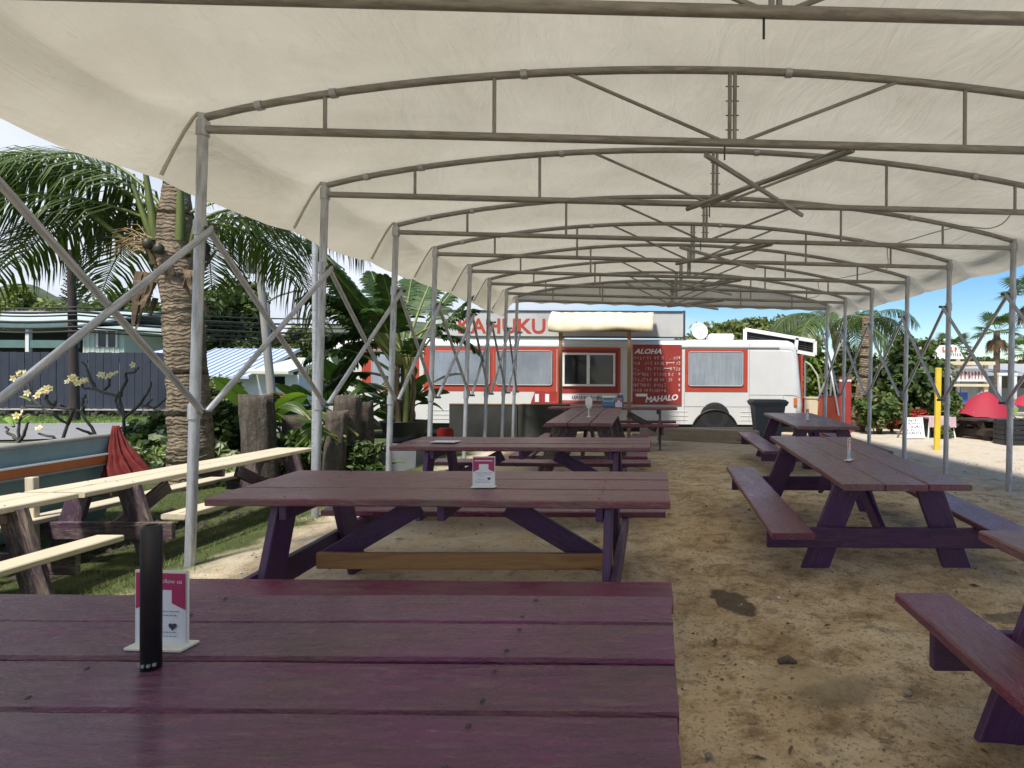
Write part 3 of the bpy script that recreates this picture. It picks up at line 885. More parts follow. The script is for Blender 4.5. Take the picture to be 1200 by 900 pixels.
yy = 11.42; p = U(725, 477, yy); card_stand('card stand beside the blue cooler on the thin table', (p.x, yy, .853), .13, .17, 0, False)
# black pipe stub
mb = MB(); zt = CAMZ - .599
mb.lathe([(.0, 0), (.0185, 0), (.0185, .292), (.0175, .297), (.012, .297), (.012, .25), (0, .25)], 22)
px_ = U(177, 772, 1.24)
root = mb.build('umbrella_pipe', M_BLACK, None, (px_.x, 1.24, zt)); tag(root, 'short black pipe stub standing through the cracked purple tabletop', 'pipe')
mb = MB()
for k in range(5):
    q = -2.6 + k * .5; mb.box((.019 * math.cos(q), .019 * math.sin(q), .012), (.005, .005, .006))
mb.build('screw', M_STEEL, root)
# paper
pq = U(519, 511, 5.82); mb = MB(); pts = [(-.13, -.08), (.12, -.1), (.13, .08), (-.12, .09)]
mb.prism(pts, 2, 0, .004); tag(mb.build('paper', M_PAPER, None, (pq.x, 5.9, .734)), 'white sheet of paper lying on a table corner', 'paper')
# paddle on a stick
yy = 8.3; pq = U(690, 486, yy); zz = .855 + (yy - 8.72) * math.tan(R(1.9)) + .002
root = empty('paddle_stand', (pq.x, yy, zz), 'white oval paddle on a thin stick on the end on table', 'paddle')
mb = MB(); mb.lathe([(0, 0), (.03, 0), (.025, .012), (.006, .016), (.005, .14)], 14); mb.build('stick', M_WHITEP, root)
mb = MB(); mb.lathe([(.0, -.085), (.03, -.08), (.045, -.04), (.05, 0), (.045, .045), (.028, .078), (0, .085)], 16, (0, 0, .20), True, 1.0, .35); mb.build('oval_head', M_WHITEP, root)
# ------------------------------------------------------------------ food bus
BD = 15.0
def BX(px): return U(px, 448, BD).x
def BZ(py): return U(765, py, BD).z
bus = empty('food_bus', (BX(660), BD + 1.2, gz(BX(660), BD)), 'long white food bus with red framed windows and serving hatch', 'bus')
ox, oy, oz = bus.location
def bl(x, y, z): return Vector((x - ox, y - oy, z - oz))
def Lx(px): return BX(px) - ox
def Lz(py): return BZ(py) - oz
YF = BD - oy            # front face, local y
DEP = 2.4
xl, xr = Lx(375), Lx(941)
zb, zt = Lz(497), Lz(397)
# body: cross section rounded at the roof, lofted along x with rounded ends
def body_sec(inset, drop):
    z1 = zt - drop
    return [(YF + inset, zb), (YF + inset - .0, zb + .5), (YF + inset, z1 - .30), (YF + inset + .03, z1 - .14), (YF + inset + .10, z1 - .04), (YF + inset + .24, z1), (YF + DEP - .24 - inset, z1), (YF + DEP - .1 - inset, z1 - .04), (YF + DEP - .03 - inset, z1 - .14), (YF + DEP - inset, z1 - .3), (YF + DEP - inset, zb)]
stations = [(xl, .42, .55), (xl + .10, .22, .30), (xl + .35, .06, .10), (xl + .8, .0, .02), (xl + 1.5, 0, 0), (xr - .5, 0, 0), (xr - .18, .012, .015), (xr - .06, .04, .06), (xr, .10, .16)]
mb = MB()
secs_ = []
for x, ins, dr in stations:
    s = body_sec(ins, dr)
    slant = (lambda z: (.16 * max(0, (z - Lz(460)) / (zt - Lz(460))) if x > xr - .55 else 0))
    secs_.append([(x - slant(z), y, z) for y, z in s])
k = len(secs_[0])
vs = [p for s in secs_ for p in s]
fs = []
for i in range(len(secs_) - 1):
    for j in range(k):
        fs.append((i * k + j, i * k + (j + 1) % k, (i + 1) * k + (j + 1) % k, (i + 1) * k + j))
fs.append(tuple(range(k))); fs.append(tuple(range(len(vs) - 1, len(vs) - k - 1, -1)))
mb.add(vs, fs, True)
body = mb.build('body', M_WHITE, bus)
me = body.data
for p in me.polygons:
    if abs(p.normal.y) > .98 or abs(p.normal.z) > .98 or abs(p.normal.x) > .9: p.use_smooth = False
# fine raised drip rail and panel seams
mb = MB(); mb.box(((xl + xr) / 2 + .2, YF - .012, Lz(406)), (xr - xl - 1.6, .03, .03)); mb.build('drip_rail', M_WHITE, body)
M_SEAM = mat_plain('seam_grey', (.42, .42, .42), .6, 0, .1, 4)
M_SEAM2 = mat_plain('sign_rail_black', (.06, .06, .06), .7, 0, .1, 4)  # near-black for the sign rails and end post
for px, y0, y1 in ((878, 401, 495), (802, 460, 495), (918, 462, 496)):
    mb = MB(); mb.box((Lx(px), YF - .002, (Lz(y0) + Lz(y1)) / 2), (.012, .008, abs(Lz(y0) - Lz(y1)))); mb.build('panel_seam', M_SEAM, body)
for py, x0, x1 in ((476, 802, 918), (462, 878, 936), (407, 806, 930)):
    mb = MB(); mb.box(((Lx(x0) + Lx(x1)) / 2, YF - .003, Lz(py)), (abs(Lx(x1) - Lx(x0)), .007, .010)); mb.build('panel_seam', M_SEAM, body)
# faint corrugation ribs
for py in (482, 487, 492):
    for x0, x1 in ((500, 640), (760, 806), (868, 916)):
        mb = MB(); mb.box(((Lx(x0) + Lx(x1)) / 2, YF - .004, Lz(py)), (abs(Lx(x1) - Lx(x0)), .01, .014)); mb.build('body_rib', M_WHITE, body)
m_, nt_, b_, o_ = new_mat('silvered_window_glass')
v_ = coords(nt_, (1, 1, 1))
f_ = tex(nt_, v_, 2.2, 4, .6); f2_ = tex(nt_, coords(nt_, (9, 1, .6)), 3, 4, .6)
nt_.links.new(mix(nt_, .35, ramp(nt_, f_, [(.3, (.30, .35, .42)), (.7, (.46, .50, .55))]), ramp(nt_, f2_, [(.35, (.20, .26, .36)), (.7, (.50, .54, .58))])), b_.inputs['Base Color'])
b_.inputs['Metallic'].default_value = .45; b_.inputs['Roughness'].default_value = .22
M_SILVER = m_
m_, nt_, b_, o_ = new_mat('dark_glass'); b_.inputs['Base Color'].default_value = (.012, .016, .016, 1); b_.inputs['Roughness'].default_value = .06
bump(nt_, b_, tex(nt_, coords(nt_, (1, 1, 1)), 1.2, 2), .15, .05)
M_DGLASS = m_
def frame_box(name, px0, py0, px1, py1, bw, mat, parent, y, t):
    """rectangular ring frame"""
    x0, x1, z0, z1 = Lx(px0), Lx(px1), Lz(py1), Lz(py0)
    mb = MB()
    mb.box(((x0 + x1) / 2, y, z1 - bw / 2), (x1 - x0, t, bw)); mb.box(((x0 + x1) / 2, y, z0 + bw / 2), (x1 - x0, t, bw))
    mb.box((x0 + bw / 2, y, (z0 + z1) / 2), (bw, t, z1 - z0 - 2 * bw - .004)); mb.box((x1 - bw / 2, y, (z0 + z1) / 2), (bw, t, z1 - z0 - 2 * bw - .004))
    return mb.build(name, mat, parent)
def round_rect(x0, x1, z0, z1, r, n=5):
    pts = []
    for (cx, cz, a0) in ((x1 - r, z1 - r, 0), (x0 + r, z1 - r, 90), (x0 + r, z0 + r, 180), (x1 - r, z0 + r, 270)):
        for k in range(n + 1):
            q = R(a0 + 90 * k / n); pts.append((cx + r * math.cos(q), cz + r * math.sin(q)))
    return pts
def window(px0, py0, px1, py1, rpx):
    w = bpy.data.objects
    a, b2, c2, d2 = rpx
    mb = MB(); mb.prism([(Lx(a), Lz(d2)), (Lx(c2), Lz(d2)), (Lx(c2), Lz(b2)), (Lx(a), Lz(b2))], 1, YF - .012, YF + .02)
    fr = mb.build('window', M_RED, bus)
    mb = MB(); mb.prism(round_rect(Lx(px0), Lx(px1), Lz(py1), Lz(py0), .06), 1, YF - .028, YF - .013); mb.build('pane', M_SILVER, fr)
    mb = MB(); mb.tube([(u, YF - .028, v) for u, v in round_rect(Lx(px0), Lx(px1), Lz(py1), Lz(py0), .06)] + [(Lx(px1), YF - .028, Lz(py0) - .06)], .012, 6); mb.build('rubber_seal', M_SEAM, fr)
window(508, 413, 574, 452, (496.5, 408, 577.5, 459))
window(582, 412, 647, 452, (578, 408, 652, 459))
window(436, 412, 486, 452, (424, 408, 491, 459))
window(807, 412, 870.5, 452, (802.5, 409, 876, 458.5))
# serving hatch
mb = MB(); mb.prism([(Lx(653), Lz(461)), (Lx(727), Lz(461)), (Lx(727), Lz(409)), (Lx(653), Lz(409))], 1, YF - .012, YF + .02)
hatch = mb.build('serving_hatch', M_DRED, bus)
for px0, px1 in ((662, 687.5), (691.5, 718)):
    mb = MB(); mb.prism([(Lx(px0), Lz(451)), (Lx(px1), Lz(451)), (Lx(px1), Lz(417)), (Lx(px0), Lz(417))], 1, YF - .03, YF - .013); mb.build('sliding_pane', M_DGLASS, hatch)
frame_box('hatch_frame', 659.5, 414, 690, 453, .05, M_WHITEP, hatch, YF - .03, .05)
frame_box('hatch_frame', 689, 414.2, 721, 453, .05, M_WHITEP, hatch, YF - .034, .05)
frame_box('hatch_trim', 653, 408, 727, 473, .06, M_RED, hatch, YF - .024, .02)
mb = MB(); mb.box((Lx(694), YF - .26, Lz(472)), (Lx(742) - Lx(645), .5, .03)); mb.build('counter_shelf', M_DRED, hatch)
# red panel below with cards and lettering strip
mb = MB(); mb.prism([(Lx(622), Lz(473.5)), (Lx(653), Lz(473.5)), (Lx(653), Lz(459.6)), (Lx(627), Lz(459.6))], 1, YF - .02, YF - .004)
pn = mb.build('red_panel', M_DRED, bus)
for px in (629.5, 641.5):
    mb = MB(); mb.box((Lx(px), YF - .024, Lz(467)), (.10, .006, .20)); mb.build('price_card', M_PAPER, pn)
mb = MB(); mb.box((Lx(677), YF - .026, Lz(466.5)), (.95, .006, .13)); st_ = mb.build('lettering_strip', M_PAPER, hatch)
mb = MB()
for k in range(18):
    x = Lx(668) + .07 + k * .043; hh = rnd.uniform(.05, .10)
    mb.box((x, YF - .031, Lz(466.5) + rnd.uniform(-.012, .012)), (rnd.uniform(.012, .028), .004, hh), Matrix.Rotation(rnd.uniform(-.4, .4), 3, 'Y'))
mb.build('lettering', M_INK, st_)
# menu board
mb = MB(); mb.prism([(Lx(741.5), Lz(474)), (Lx(798.5), Lz(474)), (Lx(798.5), Lz(404)), (Lx(741.5), Lz(404))], 1, YF - .035, YF - .005)
menu = mb.build('menu_board', M_DRED, bus)
def TM(px, py, yo=.039): return Matrix.Translation((Lx(px), YF - yo, Lz(py))) @ Matrix.Rotation(R(90), 4, 'X')
text_obj('lettering', 'ALOHA', .17, M_WHITEP, TM(743, 414.5), menu, width=Lx(775) - Lx(743), shear=.3, off=.006)
text_obj('lettering', 'MAHALO', .19, M_WHITEP, TM(756.5, 471.5) @ Matrix.Rotation(R(5), 4, 'Z'), menu, width=Lx(795) - Lx(756.5), shear=.25, off=.007)
mb = MB(); mb.box((Lx(752), YF - .037, Lz(463)), (Lx(759) - Lx(745.5), .004, .07)); mb.build('lettering', M_WHITEP, menu)
M_PINKINK = mat_plain('faded_white_lettering', (.62, .48, .45), .7, 0, .1, 20)
def strokes(words, py, h, name='lettering', mat=None):
    mb = MB()
    for (p0, p1) in words:
        x = Lx(p0)
        while x < Lx(p1):
            w = rnd.uniform(.035, .055)
            for q in range(rnd.randint(2, 3)):
                kind = rnd.random()
                if kind < .6: mb.box((x + rnd.uniform(0, w), YF - .0385, Lz(py) + rnd.uniform(-.004, .004)), (.013, .003, h * rnd.uniform(.75, 1)), Matrix.Rotation(rnd.uniform(-.25, .35), 3, 'Y'))
                else: mb.box((x + w / 2, YF - .039, Lz(py) + rnd.uniform(-.5, .5) * h), (w * .8, .003, .012))
            x += w + .022
    mb.build(name, mat or M_PINKINK, menu)
rows_ = [[(744, 751), (754, 763), (766.5, 771), (773, 781), (784, 793)], [(744.5, 748), (755, 763), (766.5, 780), (789, 795)], [(744, 750), (755, 764), (766.5, 777), (785, 797)],
         [(744, 764), (766.5, 771), (773, 781), (783, 789)], [(744, 764), (766.5, 777), (783, 789)], [(744, 753), (755, 764), (766.5, 779)], [(744, 751), (754, 764), (766.5, 781)]]
for i, w in enumerate(rows_): strokes(w, 419.5 + i * 6.35, .085)
for (a, c2, yb) in ((781, 790, 425), (778, 786, 431.5)):
    mb = MB(); mb.box(((Lx(a) + Lx(c2)) / 2, YF - .0395, Lz(yb)), (Lx(c2) - Lx(a), .003, .014)); mb.build('lettering', M_WHITEP, menu)
mb = MB()
for py in (419, 425, 432, 438, 444.5, 451, 457):
    mb.box((Lx(796), YF - .0385, Lz(py)), (.035, .003, .065)); mb.box((Lx(742.6), YF - .0385, Lz(py)), (.012, .003, .06))
mb.build('price_tab', M_PINKINK, menu)
# wheel arch and wheel
wc, wz, wr_ = Lx(838), Lz(507), .57
mb = MB(); pts = [(wc + wr_ * math.cos(R(a)), wz + wr_ * math.sin(R(a))) for a in range(0, 181, 9)]
mb.prism(pts, 1, YF - .006, YF + .02); mb.build('wheel_well', M_BLACK, bus)
mb = MB(); mb.tube([(wc + (wr_ + .015) * math.cos(R(a)), YF - .02, wz + (wr_ + .015) * math.sin(R(a))) for a in range(8, 173, 8)], .022, 6); mb.build('arch_trim', M_BLACK, bus)
M_TYRE = mat_plain('tyre_rubber', (.022, .022, .022), .85, 0, .2, 20, .3)
def wheel(px):
    c = (Lx(px), YF + .10, .385 - .0)
    mb = MB(); pr_ = [(.20, -.11), (.33, -.12), (.375, -.10), (.39, -.06), (.39, .06), (.375, .10), (.33, .12), (.20, .11)]
    n = 28; vs, fs = [], []
    for r, w in pr_:
        for q in range(n):
            a = 6.2832 * q / n; vs.append((c[0] + r * math.cos(a), c[1] + w, c[2] + r * math.sin(a)))
    for i in range(len(pr_) - 1):
        for q in range(n): fs.append((i * n + q, i * n + (q + 1) % n, (i + 1) * n + (q + 1) % n, (i + 1) * n + q))
    mb.add(vs, fs, True); wo = mb.build('wheel', M_TYRE, bus)
    mb = MB(); mb.prism([(c[0] + .2 * math.cos(R(a)), c[2] + .2 * math.sin(R(a))) for a in range(0, 360, 18)], 1, c[1] - .07, c[1] + .05); mb.build('rim', M_STEELD, wo)
wheel(838); wheel(470)
# underbody, rear lamp, rear door edge
mb = MB(); mb.box(((xl + xr) / 2, YF + 1.2, zb - .10), (xr - xl - 1.2, 1.9, .18)); mb.build('chassis', M_BLACK, bus)
mb = MB(); mb.box((Lx(932), YF - .012, Lz(470)), (.085, .03, .20), None, .008); mb.build('marker_lamp', mat_plain('amber_lens', (.55, .17, .03), .25, 0, .05), bus)
mb = MB(); mb.box((Lx(942.5) + .0, YF + 1.2, (zb + zt) / 2 - .12), (.05, 1.9, zt - zb - .5)); mb.build('rear_panel', M_RED, bus)
mb = MB(); mb.box((Lx(905), YF - .03, Lz(500)), (.10, .08, .2)); mb.build('jack_stand', M_GREYWOOD, bus)
# roof kit: parts bolted on the bus
mb = MB(); mb.box((Lx(848), YF + .9, Lz(393.5) + .02), (.66, .8, .17), None, .04); mb.build('roof_vent_unit', M_WHITEP, bus)
# name sign on the roof edge
SGY = BD + .12
sg = empty('roof_sign', (BX(655), SGY, BZ(396)), 'long grey board with red capital letters on the bus roof', 'sign')
s0 = sg.location
M_SIGNG = mat_plain('sign_grey', (.56, .56, .54), .6, 0, .12, 1.5)
sx0, sx1, sz0, sz1 = U(512, 395, SGY).x - s0.x, U(800, 395, SGY).x - s0.x, .02, U(765, 365, SGY).z - s0.z
mb = MB(); mb.box(((sx0 + sx1) / 2, .03, (sz0 + sz1) / 2), (sx1 - sx0, .05, sz1 - sz0)); pnl = mb.build('panel', M_SIGNG, sg)
for (z, h_) in ((sz0 - .0, .035), (sz1, .025)):
    mb = MB(); mb.box(((sx0 + sx1) / 2, .02, z), (sx1 - sx0 + .06, .09, h_)); mb.build('rail', M_SEAM2, sg)
mb = MB(); mb.box((sx1 + .04, .04, (sz0 + sz1) / 2), (.05, .12, sz1 - sz0 + .05)); mb.build('end_post', M_SEAM2, sg)
for x in (sx0 + .15, (sx0 + sx1) / 2, sx1 - .15):
    mb = MB(); mb.box((x, .35, sz0 + .12), (.05, .6, .05), Matrix.Rotation(R(-24), 3, 'X')); mb.build('stay', M_STEELD, sg)
a, c2 = U(537, 392, SGY).x - s0.x, U(639, 392, SGY).x - s0.x
text_obj('lettering', 'KAHUKU', .52, M_RED, Matrix.Translation((a, -.002, U(765, 391, SGY).z - s0.z)) @ Matrix.Rotation(R(90), 4, 'X'), sg, width=c2 - a, off=.010)
# dish
dc = U(820, 386, BD + .7)
dish = empty('satellite_dish', (dc.x, BD + .7, BZ(396)), 'small white satellite dish on the bus roof beside the vent', 'satellite dish')
mb = MB(); mb.tube([(0, .05, -.05), (0, .05, .22)], .022, 8); mb.build('mast', M_STEELD, dish)
mb = MB()
Md = Matrix.Translation((0, 0, .24)) @ Matrix.Rotation(R(78), 4, 'X') @ Matrix.Rotation(R(14), 4, 'Y')
n = 26; vs = []; fs = []
prof = [(0, -.045), (.07, -.04), (.14, -.025), (.19, -.008), (.225, .008), (.228, 0), (.19, -.02), (.14, -.037), (.0, -.06)]
for r, z in prof:
    for q in range(n): vs.append(Md @ Vector((r * math.cos(6.2832 * q / n), r * math.sin(6.2832 * q / n), z)))
for i in range(len(prof) - 1):
    for q in range(n): fs.append((i * n + q, i * n + (q + 1) % n, (i + 1) * n + (q + 1) % n, (i + 1) * n + q))
mb.add(vs, fs, True); mb.build('reflector', M_WHITEP, dish)
mb = MB(); mb.tube([Md @ Vector((0, -.21, 0)), Md @ Vector((0, -.08, .26))], .01, 6); mb.build('feed_arm', M_STEELD, dish)
# tilted louvred frame behind the roof end
LD = 17.0
la, lb = U(873, 386, LD), U(955, 400, LD)
rt = empty('louvred_frame', (lb.x, LD, gz(lb.x, LD)), 'tilted white framed dark louvre box behind the bus rear', 'frame')
q0 = Vector(rt.location)
def lp(v): return Vector(v) - q0
c3, c4 = U(873, 401, LD), U(955, 416, LD)
for (p, q) in ((la, lb), (c3, c4), (la, c3), (lb, c4), (U(934, 396, LD), U(932, 413, LD))):
    board('frame_rail', lp(p), lp(q), .10, .06, M_WHITEP, rt, up=(0, 1, 0))
for k in range(6):
    t = (k + .6) / 6.2
    board('louvre_slat', lp(la.lerp(c3, t)) + Vector((.05, .06, 0)), lp(lb.lerp(c4, t)) + Vector((-.05, .06, 0)), .10, .012, M_CHAR, rt, up=(0, -.6, .8), ch=0)
mb = MB(); vs = [lp(p) + Vector((0, .14, 0)) for p in (la, lb, c4, c3)]; vs += [v + Vector((0, .04, 0)) for v in vs]
mb.add(vs, [(0, 1, 2, 3), (7, 6, 5, 4), (0, 4, 5, 1), (1, 5, 6, 2), (2, 6, 7, 3), (3, 7, 4, 0)]); mb.build('back_panel', M_CHAR, rt)
for x in (lb.x - .25,): rod('leg', lp((x, LD + .1, gz(x, LD) - .02)), lp((x, LD + .1, 2.6)), .035, M_STEELD, rt)

# ------------------------------------------------------------------ serving awning on two posts
AW = 13.55
aw = empty('serving_awning', (U(700, 500, AW).x, AW, gz(-1.2, AW)), 'cream cloth awning on two brown wooden posts over the hatch', 'awning')
q0 = Vector(aw.location)
def lp2(v): return Vector(v) - q0
for px, ww in ((657, .075), (737.5, .085)):
    t = U(px, 388, AW)
    board('post', lp2((t.x, AW, gz(t.x, AW) - .03)), lp2((t.x, AW, t.z)), ww, .08, M_BROWNPOST, aw, up=(0, 1, 0))
ax0, ax1 = U(640, 390, AW).x, U(766, 390, AW).x
zlow, zhigh = U(765, 388, AW).z, U(765, 359, AW).z
for (y, z) in ((AW + .0, zlow + .01), (BD + .05, zhigh - .05)):
    board('rail', lp2((ax0 + .15, y, z)), lp2((ax1 - .1, y, z)), .07, .05, M_BROWNPOST, aw)
mb = MB(); cols = 26; prof = []
for i in range(cols + 1):
    u = i / cols; x = ax0 + (ax1 - ax0) * u
    e = .10 * max(0, 1 - u / .06) + .05 * max(0, (u - .95) / .05)
    col = []
    for v in (0, .12, .3, .5, .7, .85, 1.0, 1.06, 1.12):
        if v <= 1:
            y = BD - .02 - (BD - .02 - (AW - .14)) * v; z = zhigh + .03 * math.sin(v * 3.1) - (zhigh - zlow - .13) * v ** 1.7 + e * .2
            z += .022 * noise.noise(Vector((x * 2.2, v * 3, 1))) + .02 * math.sin(u * 60) * (1 - v) * .5
            if v == 0: z += .02 * math.sin(u * 70)
        else:
            y = AW - .14 + .03 * noise.noise(Vector((x * 3, v * 5, 4))); z = zlow + .13 - (v - 1) * 1.3 - .03 * math.sin(u * 7) + .022 * noise.noise(Vector((x * 2.2, 3, 1)))
        col.append((x + (.12 * (v - .5) * (1 if u < .5 else -.2) if u in (0, 1) else 0), y, z))
    mb.v.extend([lp2(p) for p in col])
k = 9
for i in range(cols):
    for j in range(k - 1):
        mb.f.append((i * k + j, i * k + j + 1, (i + 1) * k + j + 1, (i + 1) * k + j)); mb.sm.append(True); mb.mi.append(0)
m_, nt_, b_, o_ = new_mat('cream_awning_cloth'); cc = ramp(nt_, tex(nt_, coords(nt_, (1, 1, 1)), 3, 5), [(.3, (.54, .47, .32)), (.7, (.70, .645, .50))]); nt_.links.new(cc, b_.inputs['Base Color']); b_.inputs['Roughness'].default_value = .8
o = mb.build('cloth', m_, aw, fix=False)
sm_ = o.modifiers.new('thick', 'SOLIDIFY'); sm_.thickness = .008

# ------------------------------------------------------------------ things near the hatch
CB = 13.1
cl, cr_ = U(527, 474, CB), U(668, 474, CB)
part_ = empty('dark_partition', ((cl.x + cr_.x) / 2, CB, gz(-2.9, CB)), 'low charcoal board partition standing before the bus', 'partition')
q0 = Vector(part_.location); mid_ = U(607, 474, CB).x
zt_ = cl.z
for a, c2 in ((cl.x, mid_ - .012), (mid_ + .012, cr_.x)):
    mb = MB(); mb.box(((a + c2) / 2 - q0.x, 0, (zt_ + q0.z - .02) / 2 - q0.z), (c2 - a, .05, zt_ - q0.z + .02)); mb.build('panel', M_CHAR, part_)
    board('top_rail', (a - q0.x, 0, zt_ - q0.z + .013), (c2 - q0.x, 0, zt_ - q0.z + .013), .07, .025, M_BROWNPOST, part_)
for x in (cl.x + .04, mid_, cr_.x - .04):
    board('post', (x - q0.x, .05, -.03), (x - q0.x, .05, zt_ - q0.z), .06, .05, M_BROWNPOST, part_, up=(0, 1, 0))
# red chair peeking over the tabletop
rc = U(519, 510, 12.2)
ch_ = empty('red_chair', (rc.x, 12.2, gz(rc.x, 12.2)), 'small red plastic chair beside the charcoal partition', 'chair')
M_REDPL = mat_plain('red_plastic', (.42, .035, .03), .4, 0, .08, 4)
mb = MB(); mb.prism(round_rect(-.17, .17, .24, .50, .07), 1, .13, .16); mb.build('backrest', M_REDPL, ch_)
mb = MB(); mb.box((0, 0, .23), (.36, .34, .03), None, .01); mb.build('seat', M_REDPL, ch_)
for sx in (-1, 1):
    for sy in (-1, 1): rod('leg', (sx * .17, sy * .16, -.02), (sx * .14, sy * .13, .22), .016, M_REDPL, ch_, 8)
# cooler on the thin table
cy = 11.55; ca, cb_ = U(706, 474, cy), U(721, 474, cy)
co = empty('cooler_box', ((ca.x + cb_.x) / 2, cy, .853), 'blue cooler with white lid on the thin table', 'cooler')
M_BLUE = mat_plain('cooler_blue', (.10, .25, .46), .4, 0, .05, 4)
w = cb_.x - ca.x
mb = MB(); mb.box((0, 0, .085), (w, .22, .165), None, .012); mb.build('body', M_BLUE, co)
mb = MB(); mb.box((0, 0, .19), (w * 1.03, .23, .04), None, .01); mb.build('lid', M_WHITEP, co)
mb = MB(); mb.tube([(-w * .45, -.12, .15), (-w * .3, -.13, .11), (w * .3, -.13, .11), (w * .45, -.12, .15)], .007, 6); mb.build('handle', M_WHITEP, co)
ca, cb_ = U(722.5, 474, cy + .05), U(731, 474, cy + .05); w = cb_.x - ca.x
jb = empty('blue_jug', ((ca.x + cb_.x) / 2, cy + .05, .853), 'dark blue water jug beside the cooler on the thin table', 'jug')
mb = MB(); mb.lathe([(0, 0), (w * .45, 0), (w * .48, .02), (w * .48, .19), (w * .4, .22), (w * .15, .235), (.0, .235)], 18); mb.build('body', mat_plain('jug_blue', (.06, .10, .24), .4, 0, .05), jb)
mb = MB(); mb.lathe([(0, .236), (w * .2, .236), (w * .2, .262), (0, .262)], 14); mb.build('cap', M_WHITEP, jb)
# wheelie bin
bd = 12.6; bc = U(899, 505, bd)
bn = empty('wheeled_bin', (bc.x, bd, gz(bc.x, bd)), 'grey wheeled rubbish bin with wide lid against the bus', 'bin')
M_BIN = mat_plain('bin_grey', (.075, .085, .10), .5, 0, .12, 3)
zt_ = U(899, 468, bd).z - bn.location.z; wb = 21 * bd / F
def tapbox(mb, w0, d0, z0, w1, d1, z1):
    vs = [(-w0, -d0, z0), (w0, -d0, z0), (w0, d0, z0), (-w0, d0, z0), (-w1, -d1, z1), (w1, -d1, z1), (w1, d1, z1), (-w1, d1, z1)]
    mb.add(vs, [(3, 2, 1, 0), (4, 5, 6, 7), (0, 1, 5, 4), (1, 2, 6, 5), (2, 3, 7, 6), (3, 0, 4, 7)])
mb = MB(); tapbox(mb, wb * .62, .22, .04, wb * .84, .30, zt_ - .13); mb.build('body', M_BIN, bn)
mb = MB(); tapbox(mb, wb * .90, .32, zt_ - .13, wb, .36, zt_ - .05); tapbox(mb, wb, .36, zt_ - .05, wb * .86, .30, zt_); mb.build('lid', M_BIN, bn)
for sx in (-1, 1):
    mb = MB(); mb.prism([(.10 * math.cos(R(a)) + .24, .10 + .10 * math.sin(R(a))) for a in range(0, 360, 24)], 0, sx * wb * .72 - .025, sx * wb * .72 + .025); mb.build('wheel', M_TYRE, bn)
rod('handle', (-wb * .7, .40, zt_ - .1), (wb * .7, .40, zt_ - .1), .018, M_BIN, bn)
# grey timber beam on the ground before the bus
ba, bb = U(765, 500, 13.0), U(900, 508, 11.6)
tb = board('timber_beam', (.15, 13.0, gz(.1, 12.9) + .13), (2.2, 12.3, gz(2.3, 11.75) + .13), .36, .28, M_GREYWOOD, None, ch=.015)
tag(tb, 'weathered grey timber beam lying on the dirt before the bus wheel', 'beam')
tb = board('timber_beam', (-.3, 14.0, gz(-.3, 13.5) + .09), (2.6, 14.1, gz(2.6, 13.6) + .09), .22, .2, M_GREYWOOD, None, ch=.015)
tag(tb, 'pale timber beam lying parallel to the bus under the menu board', 'beam')
# ------------------------------------------------------------------ vegetation helpers
M_FROND = mat_leaf('palm_green', (.040, .072, .018), (.10, .15, .040), .42, .28)
M_RACHIS = mat_plain('palm_rachis', (.20, .24, .06), .5, 0, .2, 6)
M_BANANA = mat_leaf('broad_leaf_green', (.028, .062, .018), (.07, .13, .035), .38, .3)
M_LIME = mat_leaf('lime_leaf', (.20, .36, .04), (.28, .44, .06), .4, .45)
M_TREE = mat_leaf('tree_green', (.035, .060, .016), (.12, .165, .042), .55, .3)
M_TREE2 = mat_leaf('tree_olive', (.06, .08, .025), (.19, .22, .06), .55, .3)
M_HEDGE = mat_leaf('hedge_green', (.035, .070, .018), (.15, .22, .065), .4, .3)
M_VARIEG = mat_leaf('variegated_leaf', (.30, .34, .18), (.62, .66, .46), .45, .3)
M_CROTON = mat_leaf('croton_orange', (.30, .10, .02), (.46, .22, .04), .45, .3)
M_REDLEAF = mat_leaf('red_ti_leaf', (.35, .03, .03), (.50, .08, .05), .45, .3)
M_PINE = mat_leaf('far_pine', (.035, .05, .035), (.07, .09, .06), .7, .1)
M_BARK = mat_plain('bark', (.17, .13, .10), .9, 0, .3, 9, .6)
M_BARKG = mat_plain('grey_branch', (.11, .10, .085), .85, 0, .3, 12, .4)
M_FIBRE = mat_plain('dead_sheath', (.22, .15, .09), .9, 0, .35, 7, .5, stretch=(1, 1, .3))
m_, nt_, b_, o_ = new_mat('coconut_bark')
v_ = coords(nt_, (1, 1, 1)); w_ = N(nt_, 'ShaderNodeTexWave', bands_direction='Z'); w_.inputs['Scale'].default_value = 5.5; w_.inputs['Distortion'].default_value = 9.0; w_.inputs['Detail'].default_value = 5; w_.inputs['Detail Scale'].default_value = 1.6
nt_.links.new(v_, w_.inputs[0]); f_ = tex(nt_, v_, 9, 5, .65)
c_ = mix(nt_, .84, ramp(nt_, w_.outputs['Fac'], [(.12, (.075, .055, .038)), (.6, (.19, .145, .095)), (.95, (.26, .20, .135))]), ramp(nt_, f_, [(.3, (.075, .056, .04)), (.7, (.33, .255, .17))]))
nt_.links.new(c_, b_.inputs['Base Color']); b_.inputs['Roughness'].default_value = .9; bump(nt_, b_, mix(nt_, .5, w_.outputs['Fac'], f_), .8, .03)
M_COCO = m_
M_PETIOLE = mat_plain('green_sheath', (.15, .19, .045), .5, 0, .25, 5, .2, stretch=(3, 3, .5))
M_COCONUT = mat_plain('coconut', (.05, .05, .03), .5, 0, .3, 5)

